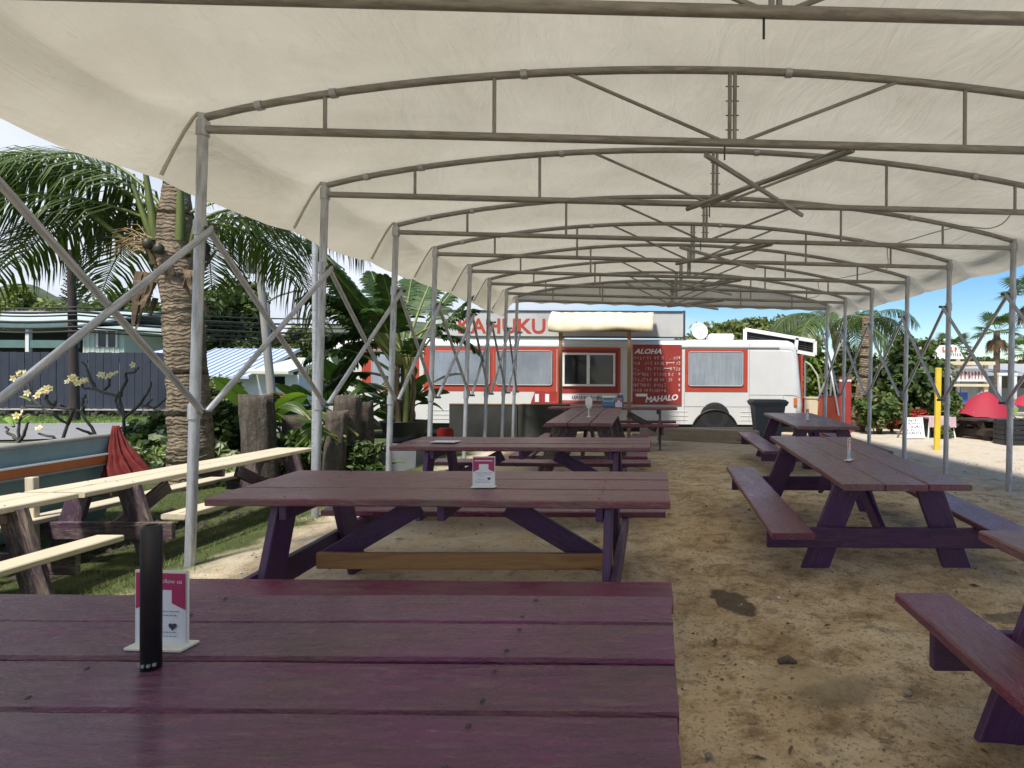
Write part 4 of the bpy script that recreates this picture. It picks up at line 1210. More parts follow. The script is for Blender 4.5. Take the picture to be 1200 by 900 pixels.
def frond_mesh(L, up, droop, ll, n=38, w=.018, hang=.7, seed=0, s0=.14, torn=0.0, rr=.022):
    r = random.Random(seed); mb = MB()
    def P(s): return Vector((L * s * (1 - .18 * s * s), .04 * L * math.sin(s * 2 + seed), L * (up * s - droop * s * s)))
    mb.tube([P(k / 12) for k in range(13)], [rr * (1 - .85 * k / 12) + .003 for k in range(13)], 6)
    mb.cur = 1
    Z = Vector((0, 0, 1))
    for i in range(n):
        s = s0 + (1 - s0) * (i + .5) / n
        p = P(s); t = (P(min(1, s + .02)) - P(s - .02)).normalized()
        side = t.cross(Z).normalized()
        l0 = ll * max(.12, math.sin(math.pi * (.16 + .78 * s)) ** .7)
        for sg in (-1, 1):
            l = l0 * r.uniform(.85, 1.1)
            d = (t * r.uniform(.35, .6) + side * sg * .85 + Z * r.uniform(-.1, .18)).normalized()
            wv = (t - d * t.dot(d)).normalized() * w * r.uniform(.8, 1.2)
            m1 = p + d * l * .45 - Z * hang * l * .10; m2 = p + d * l * .78 - Z * hang * l * .38; tp = p + d * l * .92 - Z * hang * l * .75
            mb.add([p - wv * .5, p + wv * .5, m1 + wv, m1 - wv, m2 + wv * .75, m2 - wv * .75, tp], [(0, 1, 2, 3), (3, 2, 4, 5), (5, 4, 6)])
    return mb

def obj_of(mb, name, mats):
    me = mb.mesh(name)
    for m in mats: me.materials.append(m)
    return me

_fv = {}
def frond_var(kind, i):
    k = (kind, i)
    if k not in _fv:
        if kind == 'coco':
            up, dr = ((.55, .75), (.25, .62), (.85, .95), (.05, .55), (.4, 1.0))[i]
            _fv[k] = obj_of(frond_mesh(2.9, up, dr, .80, 72, .014, 1.1, i * 7 + 3), 'frond', (M_RACHIS, M_FROND))
        elif kind == 'torn':
            up, dr = ((1.5, .55), (1.15, .6), (.8, .7), (1.35, .8), (.5, .65))[i]
            _fv[k] = obj_of(frond_mesh(1.75, up, dr, .42, 30, .042, .5, i * 5 + 40, .30, rr=.03), 'leaf', (M_RACHIS, M_BANANA))
        else:
            up, dr = ((.5, .6), (.2, .7), (.8, .9), (.0, .7), (1.2, .9))[i]
            _fv[k] = obj_of(frond_mesh(1.0, up, dr, .34, 22, .022, .7, i * 9 + 80), 'frond', (M_RACHIS, M_FROND))
    return _fv[k]

def put_frond(kind, i, root, c, azd, scale=1.0, tilt=0.0, name='frond'):
    o = bpy.data.objects.new(name, frond_var(kind, i))
    o.matrix_basis = Matrix.Translation(c) @ Matrix.Rotation(R(azd), 4, 'Z') @ Matrix.Rotation(R(tilt), 4, 'Y') @ Matrix.Scale(scale, 4)
    return link(o, root)

def ringed_trunk(pts, rad, step=.075, amp=.014, n=16, seed=1):
    r = random.Random(seed)
    pts = [Vector(p) for p in pts]; L = [0]
    for a, c in zip(pts, pts[1:]): L.append(L[-1] + (c - a).length)
    out, rr = [], []
    s = 0
    while s < L[-1]:
        for ds, k in ((0, 1 + amp), (.6, 1.0 - amp * .3), (.92, 1 - amp)):
            q = min(s + ds * step, L[-1])
            j = max(0, min(len(pts) - 2, next((m for m in range(len(pts) - 1) if L[m + 1] >= q), len(pts) - 2)))
            t = (q - L[j]) / (L[j + 1] - L[j])
            out.append(pts[j].lerp(pts[j + 1], t)); rr.append((rad[j] + (rad[j + 1] - rad[j]) * t) * (k + r.uniform(-.02, .02)))
        s += step * r.uniform(.8, 1.25)
    mb = MB(); mb.tube(out, rr, n)
    for i, v in enumerate(mb.v[:len(out) * n]):
        c = out[i // n]; d = Vector(v) - c
        mb.v[i] = tuple(c + d * (1 + .09 * noise.noise(Vector((d.x * 9, d.y * 9, v[2] * 5))) + .05 * noise.noise(Vector(v) * 16)) + Vector((0, 0, .03 * noise.noise(Vector((d.x * 4, d.y * 4, v[2] * 2))))))
    return mb

def palm(name, label, base, pts, rad, crown, fronds, kind='coco', nuts=0, group=None, cat='palm tree', step=.13):
    root = empty(name, base, label, cat, group)
    b0 = Vector(base)
    mb = ringed_trunk([Vector(p) - b0 for p in pts], rad, step, seed=len(pts))
    mb.build('trunk', M_COCO, root, fix=False)
    c = Vector(crown) - b0
    for (i, a, sc, ti) in fronds: put_frond(kind, i, root, c + Vector((.1 * math.cos(R(a)), .1 * math.sin(R(a)), rnd.uniform(-.1, .12))), a, sc, ti)
    for k in range(nuts):
        a = k * 2.4; q = MB(); q.lathe([(0, -.075), (.04, -.065), (.062, -.02), (.06, .03), (.035, .07), (0, .08)], 10, (c.x + .33 * math.cos(a), c.y + .33 * math.sin(a), c.z - .28 - .07 * (k % 3)))
        q.build('coconut', M_COCONUT, root, fix=False)
    return root

def leafcloud(mb, c, rad, n, size, r, flat=.5, shape=.45):
    c = Vector(c)
    for i in range(n):
        d = Vector((r.gauss(0, 1), r.gauss(0, 1), r.gauss(0, 1))).normalized() * (r.random() ** .45)
        p = c + Vector((d.x * rad[0], d.y * rad[1], d.z * rad[2]))
        nn = (d * .6 + Vector((r.gauss(0, .6), r.gauss(0, .6), r.gauss(.5, .6)))).normalized()
        u = nn.orthogonal().normalized(); v = nn.cross(u); a = r.random() * 6.28
        u, v = u * math.cos(a) + v * math.sin(a), v * math.cos(a) - u * math.sin(a)
        s = size * r.uniform(.65, 1.3)
        k = len(mb.v)
        mb.v.extend([tuple(p - u * s), tuple(p + v * s * shape), tuple(p + u * s), tuple(p - v * s * shape)])
        mb.f.append((k, k + 1, k + 2, k + 3)); mb.sm.append(False); mb.mi.append(mb.cur)

def tree(label, base, height, rad, mat, nclump, nleaf, size, seed, group='trees beyond the road', name='leafy_tree', trunk_r=.16, cat='tree', low=.35):
    r = random.Random(seed); root = empty(name, base, label, cat, group)
    mb = MB(); ctr = Vector((0, 0, height - rad[2]))
    mb.tube([(0, 0, -.1), (.05, .03, height * .3), (.1, 0, height - rad[2])], [trunk_r, trunk_r * .75, trunk_r * .45], 8)
    cl = MB(); cents = []
    for i in range(nclump):
        d = Vector((r.gauss(0, 1), r.gauss(0, 1), r.gauss(.15, 1))).normalized() * r.uniform(.35, .95)
        q = ctr + Vector((d.x * rad[0], d.y * rad[1], d.z * rad[2])); cents.append(q)
        rr = r.uniform(.20, .38)
        leafcloud(cl, q, (rad[0] * rr, rad[1] * rr, rad[2] * rr * .8), nleaf, size, r)
    for q in cents[:9]: mb.tube([(.05, .02, height * low), (q * .5 + Vector((0, 0, height * .25))), q], [trunk_r * .5, trunk_r * .3, trunk_r * .1], 6)
    mb.build('trunk', M_BARK, root, fix=False); cl.build('crown', mat, root, fix=False)
    return root

def shrub(label, base, rad, mats, nclump, nleaf, size, seed, name='shrub', group='shrubs around the yard', cat='shrub', hz=1.0, shape=.45):
    r = random.Random(seed); root = empty(name, base, label, cat, group)
    mb = MB()
    cl = [MB() for _ in mats]
    for i in range(nclump):
        d = Vector((r.gauss(0, 1), r.gauss(0, 1), r.gauss(0, 1))).normalized() * r.uniform(.3, .9)
        q = Vector((d.x * rad[0], d.y * rad[1], rad[2] * hz + d.z * rad[2] * .95)); q.z = max(q.z, .08)
        rr = r.uniform(.25, .42)
        leafcloud(cl[min(len(mats) - 1, int(r.random() ** 1.4 * len(mats)))], q, (rad[0] * rr, rad[1] * rr, rad[2] * rr), nleaf, size, r, shape=shape)
        if i % 3 == 0: mb.tube([(d.x * .1, d.y * .1, -.05), q * .5, q], [.018, .012, .006], 5)
    mb.build('stems', M_BARK, root, fix=False)
    for c, m in zip(cl, mats):
        if c.f: c.build('foliage', m, root, fix=False)
    return root

def broadleaf(mb, base, azd, L, W, up, droop, pet=.35, fold=.25, tw=0.0):
    az = R(azd); fx, fy = math.cos(az), math.sin(az); b0 = Vector(base)
    def P(s): return b0 + Vector((fx * L * s * (1 - .2 * s), fy * L * s * (1 - .2 * s), L * (up * s - droop * s * s)))
    sd0 = Vector((-fy, fx, 0))
    mb.cur = 0; mb.tube([P(k / 8) for k in range(9)], [.016 * (1 - .8 * k / 8) + .003 for k in range(9)], 5)
    mb.cur = 1; ns_ = 9
    vs, fs = [], []
    for i in range(ns_ + 1):
        s = pet + (1 - pet) * i / ns_; q = i / ns_; w = W * max(.03, math.sin(math.pi * min(1, .06 + q * .94)) ** .65)
        p = P(s); t = (P(min(1, s + .02)) - P(s - .02)).normalized(); n = t.cross(sd0).normalized()
        if n.z > 0 and False: n = -n
        sd = (sd0 * math.cos(tw) + n * math.sin(tw)); n2 = t.cross(sd)
        for c in (-1, -.5, 0, .5, 1): vs.append(p + sd * w * c * .5 - n2 * fold * w * abs(c) * .5 * (1 if n2.z < 0 else -1) * -1)
    for i in range(ns_):
        for j in range(4): fs.append((i * 5 + j, i * 5 + j + 1, (i + 1) * 5 + j + 1, (i + 1) * 5 + j))
    mb.add(vs, fs, True)

def leafy_clump(name, label, base, leaves, mat, cat='plant', group=None, stem=None):
    root = empty(name, base, label, cat, group)
    if stem:
        mb = MB(); mb.tube([(0, 0, -.05), (0, 0, stem[0])], [stem[1], stem[1] * .8], 10); mb.build('stem', M_RACHIS, root, fix=False)
    for (off, azd, L, W, up, dr, pet, tw) in leaves:
        mb = MB(); broadleaf(mb, off, azd, L, W, up, dr, pet, .25, tw)
        o = mb.build('leaf', [M_RACHIS, mat], root, fix=False)
    return root

GL_ = gz(-8, 8) ; GL0 = -.15
def gp(px, D, z=None):
    p = U(px, 500, D); return Vector((p.x, D, gz(p.x, D) if z is None else z))

# ------------------------------------------------------------------ road, verge, fence
M_ROAD = mat_plain('worn_asphalt', (.24, .24, .24), .9, 0, .12, 2, .15)
def strip(name, pts, w, z, mat, label=None, kind='structure'):
    mb = MB(); vs = []
    for i, (x, y) in enumerate(pts):
        a = Vector(pts[max(0, i - 1)]); c = Vector(pts[min(len(pts) - 1, i + 1)]); t = (c - a).normalized(); n = Vector((-t.y, t.x)) * w / 2
        vs += [(x + n.x, y + n.y, z), (x - n.x, y - n.y, z)]
    mb.add(vs, [(2 * i, 2 * i + 1, 2 * i + 3, 2 * i + 2) for i in range(len(pts) - 1)])
    return tag(mb.build(name, mat, None, fix=True), label, kind=kind)
ROAD = [(-70, 14.0), (-40, 14.4), (-24, 15.2), (-16, 17.0), (-10, 20.6), (-2, 25.5), (10, 30), (40, 36)]
strip('road', ROAD, 6.2, -.100, M_ROAD)
M_PAINTW = mat_plain('road_paint', (.6, .6, .58), .8, 0, .2, 8)
for off, nm in ((2.75, 'edge_line'),):
    pts = []
    for i, (x, y) in enumerate(ROAD):
        a = Vector(ROAD[max(0, i - 1)]); c = Vector(ROAD[min(len(ROAD) - 1, i + 1)]); t = (c - a).normalized(); pts.append((x - t.y * off * -1 * -1, y + t.x * off))
    strip('road_marking', pts, .11, -.095, M_PAINTW)
M_VERGE = mat_plain('verge_turf', (.13, .20, .045), .9, 0, .2, 3, .3)
strip('verge', [(-70, 19.6), (-40, 19.9), (-26, 20.4), (-19, 21.6), (-15, 23.5)], 4.6, -.106, M_VERGE)
gs = MB()
for i in range(9000):
    x = rnd.uniform(-40, -15); yc = 20.1 + max(0, (x + 26)) * .16 + max(0, x + 19) * .2
    blade(x, yc + rnd.uniform(-2.0, 2.0), rnd.uniform(.05, .14), .012, -.106)
tag(gs.build('grass', mat_leaf('verge_grass', (.10, .17, .03), (.19, .27, .06), .6, .3), fix=False), 'bright mown grass verge below the navy fence', 'grass', kind='stuff')
FD = 23.2
fa, fb = -38.0, U(195, 450, FD).x
M_NAVY = mat_plain('navy_board', (.026, .033, .056), .6, 0, .14, 2, .1, stretch=(1, 1, .15))
fz0, fz1 = U(100, 483, FD).z, U(100, 413, FD).z
fence = empty('board_fence', (fb, FD, -.1), 'navy blue board fence on a low stone wall across the road', 'fence')
bw = .305; nb = int((fb - fa) / bw)
bm_ = {}
for i in range(nb):
    x = -bw * (i + .5); j = i % 4
    hz_ = fz1 - fz0 + (.0, .012, -.008, .006)[j]
    board('fence_board', (x, (.0, .008, -.006, .004)[j], fz0 + .1), (x, (.0, .008, -.006, .004)[j], fz0 + .1 + hz_), bw - .014, .03, M_NAVY, fence, up=(0, 1, 0), ch=.003)
for z in (fz0 + .4, fz1 - .35): board('fence_rail', (-nb * bw, .045, z + .1), (0, .045, z + .1), .05, .09, M_NAVY, fence)
for i in range(7): board('fence_post', (-i * 3.0 - .05, .11, 0), (-i * 3.0 - .05, .11, fz1 + .05), .1, .08, M_NAVY, fence, up=(0, 1, 0))
M_LAVA = mat_plain('dark_lava_stone', (.10, .09, .075), .95, 0, .35, 6, .6)
lw = empty('stone_wall', (fb - 8, FD - .1, -.12), 'low dark lava stone wall under the navy fence', 'wall')
mb = MB(); mb.box((0, .06, .10), (18, .30, .34)); mb.build('core', M_LAVA, lw)
mb = MB(); mb.box((0, -.02, .285), (18, .40, .045)); mb.build('coping', mat_plain('pale_cap', (.42, .40, .36), .9, 0, .1, 3), lw)
rs = random.Random(4); sm = []
for v in range(4):
    mb = MB(); bmx = bmesh.new(); bmesh.ops.create_icosphere(bmx, subdivisions=1, radius=1)
    for q in bmx.verts: q.co *= rs.uniform(.8, 1.12)
    me = bpy.data.meshes.new('stone'); bmx.to_mesh(me); bmx.free(); me.materials.append(M_LAVA); sm.append(me)
for i in range(120):
    o = bpy.data.objects.new('stone', sm[i % 4]); s = rs.uniform(.10, .19)
    o.matrix_basis = Matrix.Translation((rs.uniform(-8.8, 8.8), -.11, .02 + .19 * (i % 2) + rs.uniform(-.03, .03))) @ Matrix.Rotation(rs.random() * 6, 4, 'Y') @ Matrix.Diagonal((s * 1.2, s * .7, s * .75, 1)); link(o, lw)

# ------------------------------------------------------------------ houses across the road
M_MINT = mat_plain('mint_wall', (.52, .60, .52), .7, 0, .05, 3)
M_MINTROOF = mat_plain('mint_roof', (.40, .48, .45), .55, 0, .1, 2)
M_TEAL = mat_plain('teal_fascia', (.12, .20, .19), .6, 0, .1, 3)
M_DARKIN = mat_plain('dark_interior', (.025, .028, .028), .8, 0, .1, 3)
M_TRIM = mat_plain('white_trim', (.72, .73, .72), .6, 0, .05, 5)
HD = 31.0
def hx(px): return U(px, 448, HD).x
def hzz(py): return U(100, py, HD).z
gh = empty('mint_house', (hx(60), HD + 3, -.15), 'pale mint green house with metal roofs and dark verandah', 'house')
q0 = Vector(gh.location)
def hb(name, x0, x1, y0, y1, z0, z1, mat, par=None):
    mb = MB(); mb.box(((x0 + x1) / 2 - q0.x, (y0 + y1) / 2 - q0.y, (z0 + z1) / 2 - q0.z), (x1 - x0, y1 - y0, z1 - z0)); return mb.build(name, mat, par or gh)
hb('wall', hx(-190), hx(92), HD + 2, HD + 8, -.2, hzz(385), M_DARKIN)
hb('wall', hx(97), hx(146), HD, HD + 7, -.2, hzz(386), M_MINT)
for k in range(9): hb('batten', hx(98.5 + k * 5.8), hx(98.5 + k * 5.8) + .05, HD - .03, HD, hzz(420), hzz(387), M_MINT)
wn_ = hb('window', hx(116), hx(138), HD - .06, HD, hzz(406), hzz(388), M_DGLASS)
for px in (115.5, 127, 138): hb('window_bar', hx(px) - .05, hx(px) + .05, HD - .09, HD - .06, hzz(406.5), hzz(387.5), M_TRIM)
hb('window', hx(90), hx(95), HD + 1.9, HD + 2.0, hzz(400), hzz(388), M_DGLASS)
# main roof: sloping plane with ribs
def roof_plane(name, x0, x1, ye, ze, yr, zr, mat, ribs=True, th=.12):
    mb = MB(); vs = [(x0, ye, ze), (x1, ye, ze), (x1 - 0, yr, zr), (x0, yr, zr)]; vs = [Vector(v) - q0 for v in vs]; vs += [v - Vector((0, 0, th)) for v in vs]
    mb.add(vs, [(0, 1, 2, 3), (7, 6, 5, 4), (0, 4, 5, 1), (1, 5, 6, 2), (2, 6, 7, 3), (3, 7, 4, 0)])
    o = mb.build(name, mat, gh)
    return o
roof_plane('roof', hx(-190), hx(94), HD - .3, hzz(382), HD + 5, hzz(352), M_MINTROOF)
roof_plane('roof', hx(-190), hx(94), HD + 10, hzz(382), HD + 5, hzz(352), M_MINTROOF)
hb('fascia', hx(-190), hx(94), HD - .36, HD - .30, hzz(385), hzz(379), M_TEAL)
hb('verandah_rail', hx(-190), hx(94), HD - .1, HD, hzz(408), hzz(399), M_TEAL)
for px in (35, -20, -75): hb('verandah_post', hx(px) - .09, hx(px) + .09, HD - .15, HD + .03, -.2, hzz(384), M_TRIM)
for py in (362, 368, 374): hb('roof_batten', hx(-190), hx(93), HD + 5 - (py - 352) * .17, HD + 5.15 - (py - 352) * .17, hzz(py) - .02, hzz(py) + .05, M_TRIM)
mb = MB(); e = [(hx(92), HD - .6, hzz(386)), (hx(164), HD - .6, hzz(389)), (hx(164), HD + 8, hzz(389)), (hx(92), HD + 8, hzz(386)), (hx(112), HD + 3, hzz(374)), (hx(126), HD + 4, hzz(374))]
mb.add([Vector(v) - q0 for v in e], [(0, 1, 5, 4), (1, 2, 5), (2, 3, 4, 5), (3, 0, 4), (3, 2, 1, 0)]); mb.build('roof', M_MINTROOF, gh)
# blue-grey roofed house
HD = 28.0
bh = empty('blue_roof_house', (hx(235), HD + 3, -.15), 'low white house with pale blue metal roof behind the palm', 'house')
gh = bh; q0 = Vector(bh.location)
M_BLUEROOF = mat_plain('pale_blue_roof', (.46, .54, .68), .45, 0, .06, 1.5)
hb('wall', hx(168), hx(350), HD, HD + 6, -.2, hzz(438), M_TRIM)
roof_plane('roof', hx(188), hx(300), HD - .5, hzz(440), HD + 3.5, hzz(403), M_BLUEROOF)
roof_plane('roof', hx(158), hx(187.5), HD - 1.2, hzz(421), HD + 2.5, hzz(403), M_BLUEROOF)
hb('gutter', hx(158), hx(188), HD - 1.26, HD - 1.2, hzz(423), hzz(419.5), mat_plain('blue_gutter', (.06, .12, .26), .5))
roof_plane('roof', hx(300.5), hx(347), HD - .6, hzz(434), HD + 3, hzz(415), mat_plain('cream_roof', (.66, .64, .56), .6, 0, .06, 2))
for k in range(14): 
    mb = MB(); x = hx(190 + k * 8.4); a = Vector((x, HD - .5, hzz(440) + .02)) - q0; c = Vector((x, HD + 3.5, hzz(403) + .02)) - q0; mb.tube([a, c], .035, 4); mb.build('roof_rib', M_BLUEROOF, bh, fix=False)
hb('window', hx(236), hx(256), HD - .03, HD + .02, hzz(462), hzz(445), M_DGLASS)
hb('louvre', hx(240), hx(262), HD - .08, HD - .03, hzz(475), hzz(463), M_CHAR)
hb('window', hx(316), hx(334), HD - .03, HD + .02, hzz(452), hzz(440), M_DGLASS)

# ------------------------------------------------------------------ poles and cables
M_POLE = mat_plain('creosote_pole', (.055, .040, .034), .85, 0, .25, 5, .4, stretch=(1, 1, .2))
M_POLEG = mat_plain('grey_pole', (.30, .28, .25), .85, 0, .15, 5, .3, stretch=(1, 1, .2))
M_CABLE = mat_plain('black_cable', (.03, .03, .033), .6, 0, .1, 5)
def pole(label, a, b, r, mat, arms=(), xf=None, name='utility_pole'):
    root = empty(name, a, label, 'pole', None)
    a = Vector(a); d = Vector(b) - a
    mb = MB(); mb.tube([Vector((0, 0, -.1)), d * .5, d], [r, r * .9, r * .75], 12); mb.build('shaft', mat, root, fix=False)
    for (t, hw) in arms:
        p = d * t; board('crossarm', p + Vector((-hw, -.1, 0)), p + Vector((hw, -.1, 0)), .1, .1, mat, root)
        for k in (-.9, -.4, .4, .9):
            mb = MB(); q = p + Vector((hw * k, -.1, .05)); mb.lathe([(.0, 0), (.04, 0), (.05, .06), (.02, .12), (0, .13)], 8, q); mb.build('insulator', M_GREYWOOD, root, fix=False)
    if xf:
        p = d * xf + Vector((-.28, -.1, 0)); mb = MB(); mb.lathe([(0, -.4), (.18, -.4), (.2, -.35), (.2, .3), (.15, .4), (0, .42)], 14, p); mb.build('transformer', M_STEELD, root, fix=False)
    return root
pole('dark brown utility pole cut off above the wires before the navy fence', gp(88, 20.5, -.12), U(83, 293, 20.5), .145, M_POLE)
pole('grey utility pole with crossarm and transformer behind the palm', gp(321, 24, -.12), U(299, 264, 24), .16, M_POLEG, ((.965, 1.15),), .80)
pole('distant utility pole with crossarm above the hills', gp(359, 46, -.12), U(357, 366, 46), .14, M_POLEG, ((.93, 1.3), (.86, .9)))
# street lamp arm on its own mast
sl = empty('street_lamp', gp(318, 25, -.12), 'street lamp with long curved arm behind the palm', 'street lamp')
q0 = Vector(sl.location)
mb = MB(); mb.tube([(0, 0, -.1), U(314, 357, 25) - q0], .07, 8); mb.build('mast', M_POLEG, sl, fix=False)
mb = MB(); mb.tube([U(314, 353, 25) - q0, U(328, 346, 25) - q0, U(345, 341, 25) - q0], .04, 6); mb.build('arm', M_STEELD, sl, fix=False)
mb = MB(); mb.box(U(349, 341, 25) - q0, (.34, .16, .10), None, .03); mb.build('lamp_head', M_STEELD, sl)
cab = [(358, 372, .03), (363, 379, .045), (367, 384, .03), (374, 389, .05), (381, 393, .035), (386, 397, .03)]
for i, (ya, yb, r_) in enumerate(cab):
    mb = MB(); A, Bq = U(-60, ya - 2, 20.0), U(88, ya + 2, 20.3); C = U(440, yb + 1, 30.0)
    pts = [A.lerp(Bq, k / 8) - Vector((0, 0, .10 * math.sin(math.pi * k / 8))) for k in range(9)] + [Bq.lerp(C, k / 16) - Vector((0, 0, .18 * math.sin(math.pi * k / 16))) for k in range(1, 17)]
    mb.tube(pts, r_, 6)
    tag(mb.build('overhead_cable', M_CABLE, None, fix=False), ['topmost thin overhead cable passing the dark pole', 'thick overhead cable second from the top', 'thin overhead cable third from the top', 'thickest overhead cable above the mint house eave', 'overhead cable second from the bottom across the verandah', 'lowest overhead cable across the verandah'][i], 'cable', 'overhead cables along the road')
# thin metal mast beside the second post
mp_ = gp(368, 6.3); mb = MB(); mb.tube([(0, 0, -.03), (.01, 0, 1.5), (0, 0, U(366, 266, 6.3).z - mp_.z)], .028, 12)
tag(mb.build('metal_mast', M_STEEL, None, mp_, fix=False), 'thin grey metal mast rising to the valance beside a post', 'mast')

# ------------------------------------------------------------------ far hills and trees
def hill(name, pts, D, depth, mat):
    mb = MB(); vs, fs = [], []
    n = len(pts)
    P = []
    for i in range(n - 1):
        for k in range(10):
            t = k / 10; P.append((pts[i][0] + (pts[i + 1][0] - pts[i][0]) * t, pts[i][1] + (pts[i + 1][1] - pts[i][1]) * (t * t * (3 - 2 * t))))
    P.append(pts[-1])
    for px, py in P:
        a = U(px, py, D); a.z += D * .004 * noise.noise(Vector((px * .05, 0, D)))
        vs += [(a.x, D - depth * .8, -.5), (a.x, D - depth * .35, a.z * .62), (a.x, D, a.z), (a.x, D + depth, -.5)]
    for i in range(len(P) - 1):
        for j in range(3): fs.append((4 * i + j, 4 * i + j + 1, 4 * i + j + 5, 4 * i + j + 4))
    mb.add(vs, fs, True)
    return tag(mb.build(name, mat, None, fix=True), kind='structure')
M_HILL = mat_plain('wooded_hill', (.085, .115, .06), .95, 0, .3, .12, .6)
hill('hill', [(-500, 420), (-150, 350), (-20, 338), (30, 332), (70, 348), (140, 368), (260, 388), (330, 392), (400, 380), (470, 376), (560, 384), (700, 400), (900, 425), (1200, 432), (1700, 440)], 380, 150, M_HILL)
hill('hill', [(-700, 430), (-200, 378), (0, 355), (90, 366), (180, 396), (300, 420), (420, 440)], 170, 50, M_HILL)
# ------------------------------------------------------------------ trees across the road
tree('big grey green tree on the rise behind the mint house', gp(20, 75, -.2), 13.2, (7, 5, 5.0), M_TREE2, 70, 130, .38, 21)
tree('dark tree crown behind the brown pole and wires', gp(100, 62, -.2), 9.2, (2.6, 2.6, 2.8), M_TREE, 34, 120, .30, 22)
tree('mid green tree between the mint house and the palm trunk', gp(160, 40, -.2), 7.9, (3.0, 3, 2.8), M_TREE, 50, 150, .22, 23)
tree('round full green tree above the pale blue roof', gp(270, 34, -.2), 7.2, (2.6, 2.4, 2.5), M_TREE, 60, 170, .19, 24)
tree('low olive tree beside the distant crossarm pole', gp(345, 40, -.2), 5.4, (2.6, 2, 1.8), M_TREE2, 34, 120, .2, 25)
tree('low green tree behind the white bus front', gp(410, 60, -.2), 5.6, (4, 3, 2.2), M_TREE2, 34, 120, .26, 26)
# narrow far conifer
cf = empty('conifer_tree', gp(88, 85, -.2), 'tall narrow see-through conifer behind the brown pole', 'tree', 'trees beyond the road')
mb = MB(); Hc = U(88, 300, 85).z + .2; mb.tube([(0, 0, 0), (0, 0, Hc)], [.25, .03], 6); mb.build('trunk', M_BARK, cf, fix=False)
cl = MB(); r_ = random.Random(3)
for k in range(26):
    z = Hc * (.35 + .64 * k / 26); L = 2.4 * (1 - k / 28) + .3
    for q in range(5):
        a = q * 1.2566 + k * .5
        for m in range(7):
            t = (m + 1) / 7; leafcloud(cl, (math.cos(a) * L * t, math.sin(a) * L * t, z + .5 * t * t), (.18, .18, .12), 7, .16, r_)
cl.build('crown', M_PINE, cf, fix=False)

# ------------------------------------------------------------------ coconut palm beside the road
PD = 8.2
pb = gp(227, PD)
def pu(px, py): return U(px, py, PD)
tp_ = [Vector((pb.x, PD, pb.z - .1)), pu(226, 540), pu(219, 430), pu(213, 350), pu(208, 300), pu(206, 260), pu(207, 212)]
cp = palm('coconut_palm', 'stout leaning coconut palm trunk with hanging dark fronds by the road', pb, tp_, [.34, .275, .23, .235, .26, .22, .14], pu(207, 262),
     [(0, 192, 1.1, -16), (1, 206, 1.0, -16), (1, 152, .95, -4), (4, 176, 1.0, -16), (0, 180, 1.05, -26), (0, 120, 1.0, 0), (2, 90, 1, 0), (2, 35, .95, 0), (0, 8, .8, -18), (4, 60, .9, 0), (1, 172, 1.0, -12), (2, 200, 1.0, -8), (4, 20, .8, -14)], nuts=9)
q0 = Vector(cp.location)
r_ = random.Random(8)
for k in range(12):
    a = k * 2.399; z = pu(207, 350 - (k % 4) * 12).z; rr = .24
    c = Vector((pu(209, 300).x + rr * math.cos(a), PD + rr * math.sin(a), z)) - q0
    mb = MB(); o_d = Vector((math.cos(a), math.sin(a), .0)); sd = Vector((-math.sin(a), math.cos(a), 0)); L = r_.uniform(.18, .32); w = r_.uniform(.025, .045)
    vs = []
    for s, ww in ((0, 1.25), (.4, .95), (.75, .6), (1, .35)):
        m_c = c + o_d * (.02 + .10 * s * (1.6 if k % 3 == 0 else .7)) + Vector((0, 0, L * s * (1 if k % 4 else -.9)))
        vs += [m_c - sd * w * ww, m_c + sd * w * ww, m_c + sd * w * ww + o_d * .03, m_c - sd * w * ww + o_d * .03]
    fs = []
    for i in range(3):
        for j in range(4): fs.append((4 * i + j, 4 * i + (j + 1) % 4, 4 * i + 4 + (j + 1) % 4, 4 * i + 4 + j))
    mb.add(vs, fs, False); mb.build('frond_base', M_FIBRE, cp)
for g_, (x0, y0, x1, y1, w) in enumerate(((182, 322, 174, 392, .16), (192, 325, 182, 365, .12), (236, 320, 244, 352, .07))):
    A, Bq = pu(x0, y0) - q0, pu(x1, y1) - q0; A.y -= .20; Bq.y -= .22
    mb = MB()
    for k in range(9):
        dx = Vector((r_.uniform(-w, w) * .6, r_.uniform(-.06, .06), 0)); L = r_.uniform(.55, 1.0); ww = r_.uniform(.02, .05)
        prev = None; vs = []
        for m in range(6):
            t = m / 5 * L; p = A.lerp(Bq, t) + dx * (1 - .4 * t) + Vector((r_.uniform(-.015, .015), r_.uniform(-.02, .02), 0))
            vs += [p - Vector((ww * (1 - .6 * m / 5), 0, 0)), p + Vector((ww * (1 - .6 * m / 5), .01, 0))]
        mb.add(vs, [(2 * m, 2 * m + 1, 2 * m + 3, 2 * m + 2) for m in range(5)], False)
    mb.build('dead_sheath', M_FIBRE, cp, fix=False)
mb = MB()
for k in range(26):
    A = pu(190, 292) - q0 + Vector((r_.uniform(-.1, .1), -.25, r_.uniform(-.1, .1))); d = Vector((r_.uniform(-.6, -.1), -.1, r_.uniform(-.15, .3)))
    mb.tube([A, A + d * .6, A + d + Vector((0, 0, -.12))], [.008, .006, .003], 4)
mb.build('flower_stalk', mat_plain('tan_stalk', (.45, .30, .14), .7, 0, .2, 8), cp, fix=False)
for (x0, x1, yt, w0) in ((194, 186, 205, .055), (222, 227, 205, .06), (190, 172, 222, .045)):
    mb = MB(); A, Bq = pu(x0, 285) - q0 + Vector((0, -.16, 0)), pu(x1, yt) - q0 + Vector((0, -.22, 0)); mb.tube([A, A.lerp(Bq, .5), Bq], [w0, w0 * .8, w0 * .5], 8); mb.build('green_petiole', M_PETIOLE, cp, fix=False)
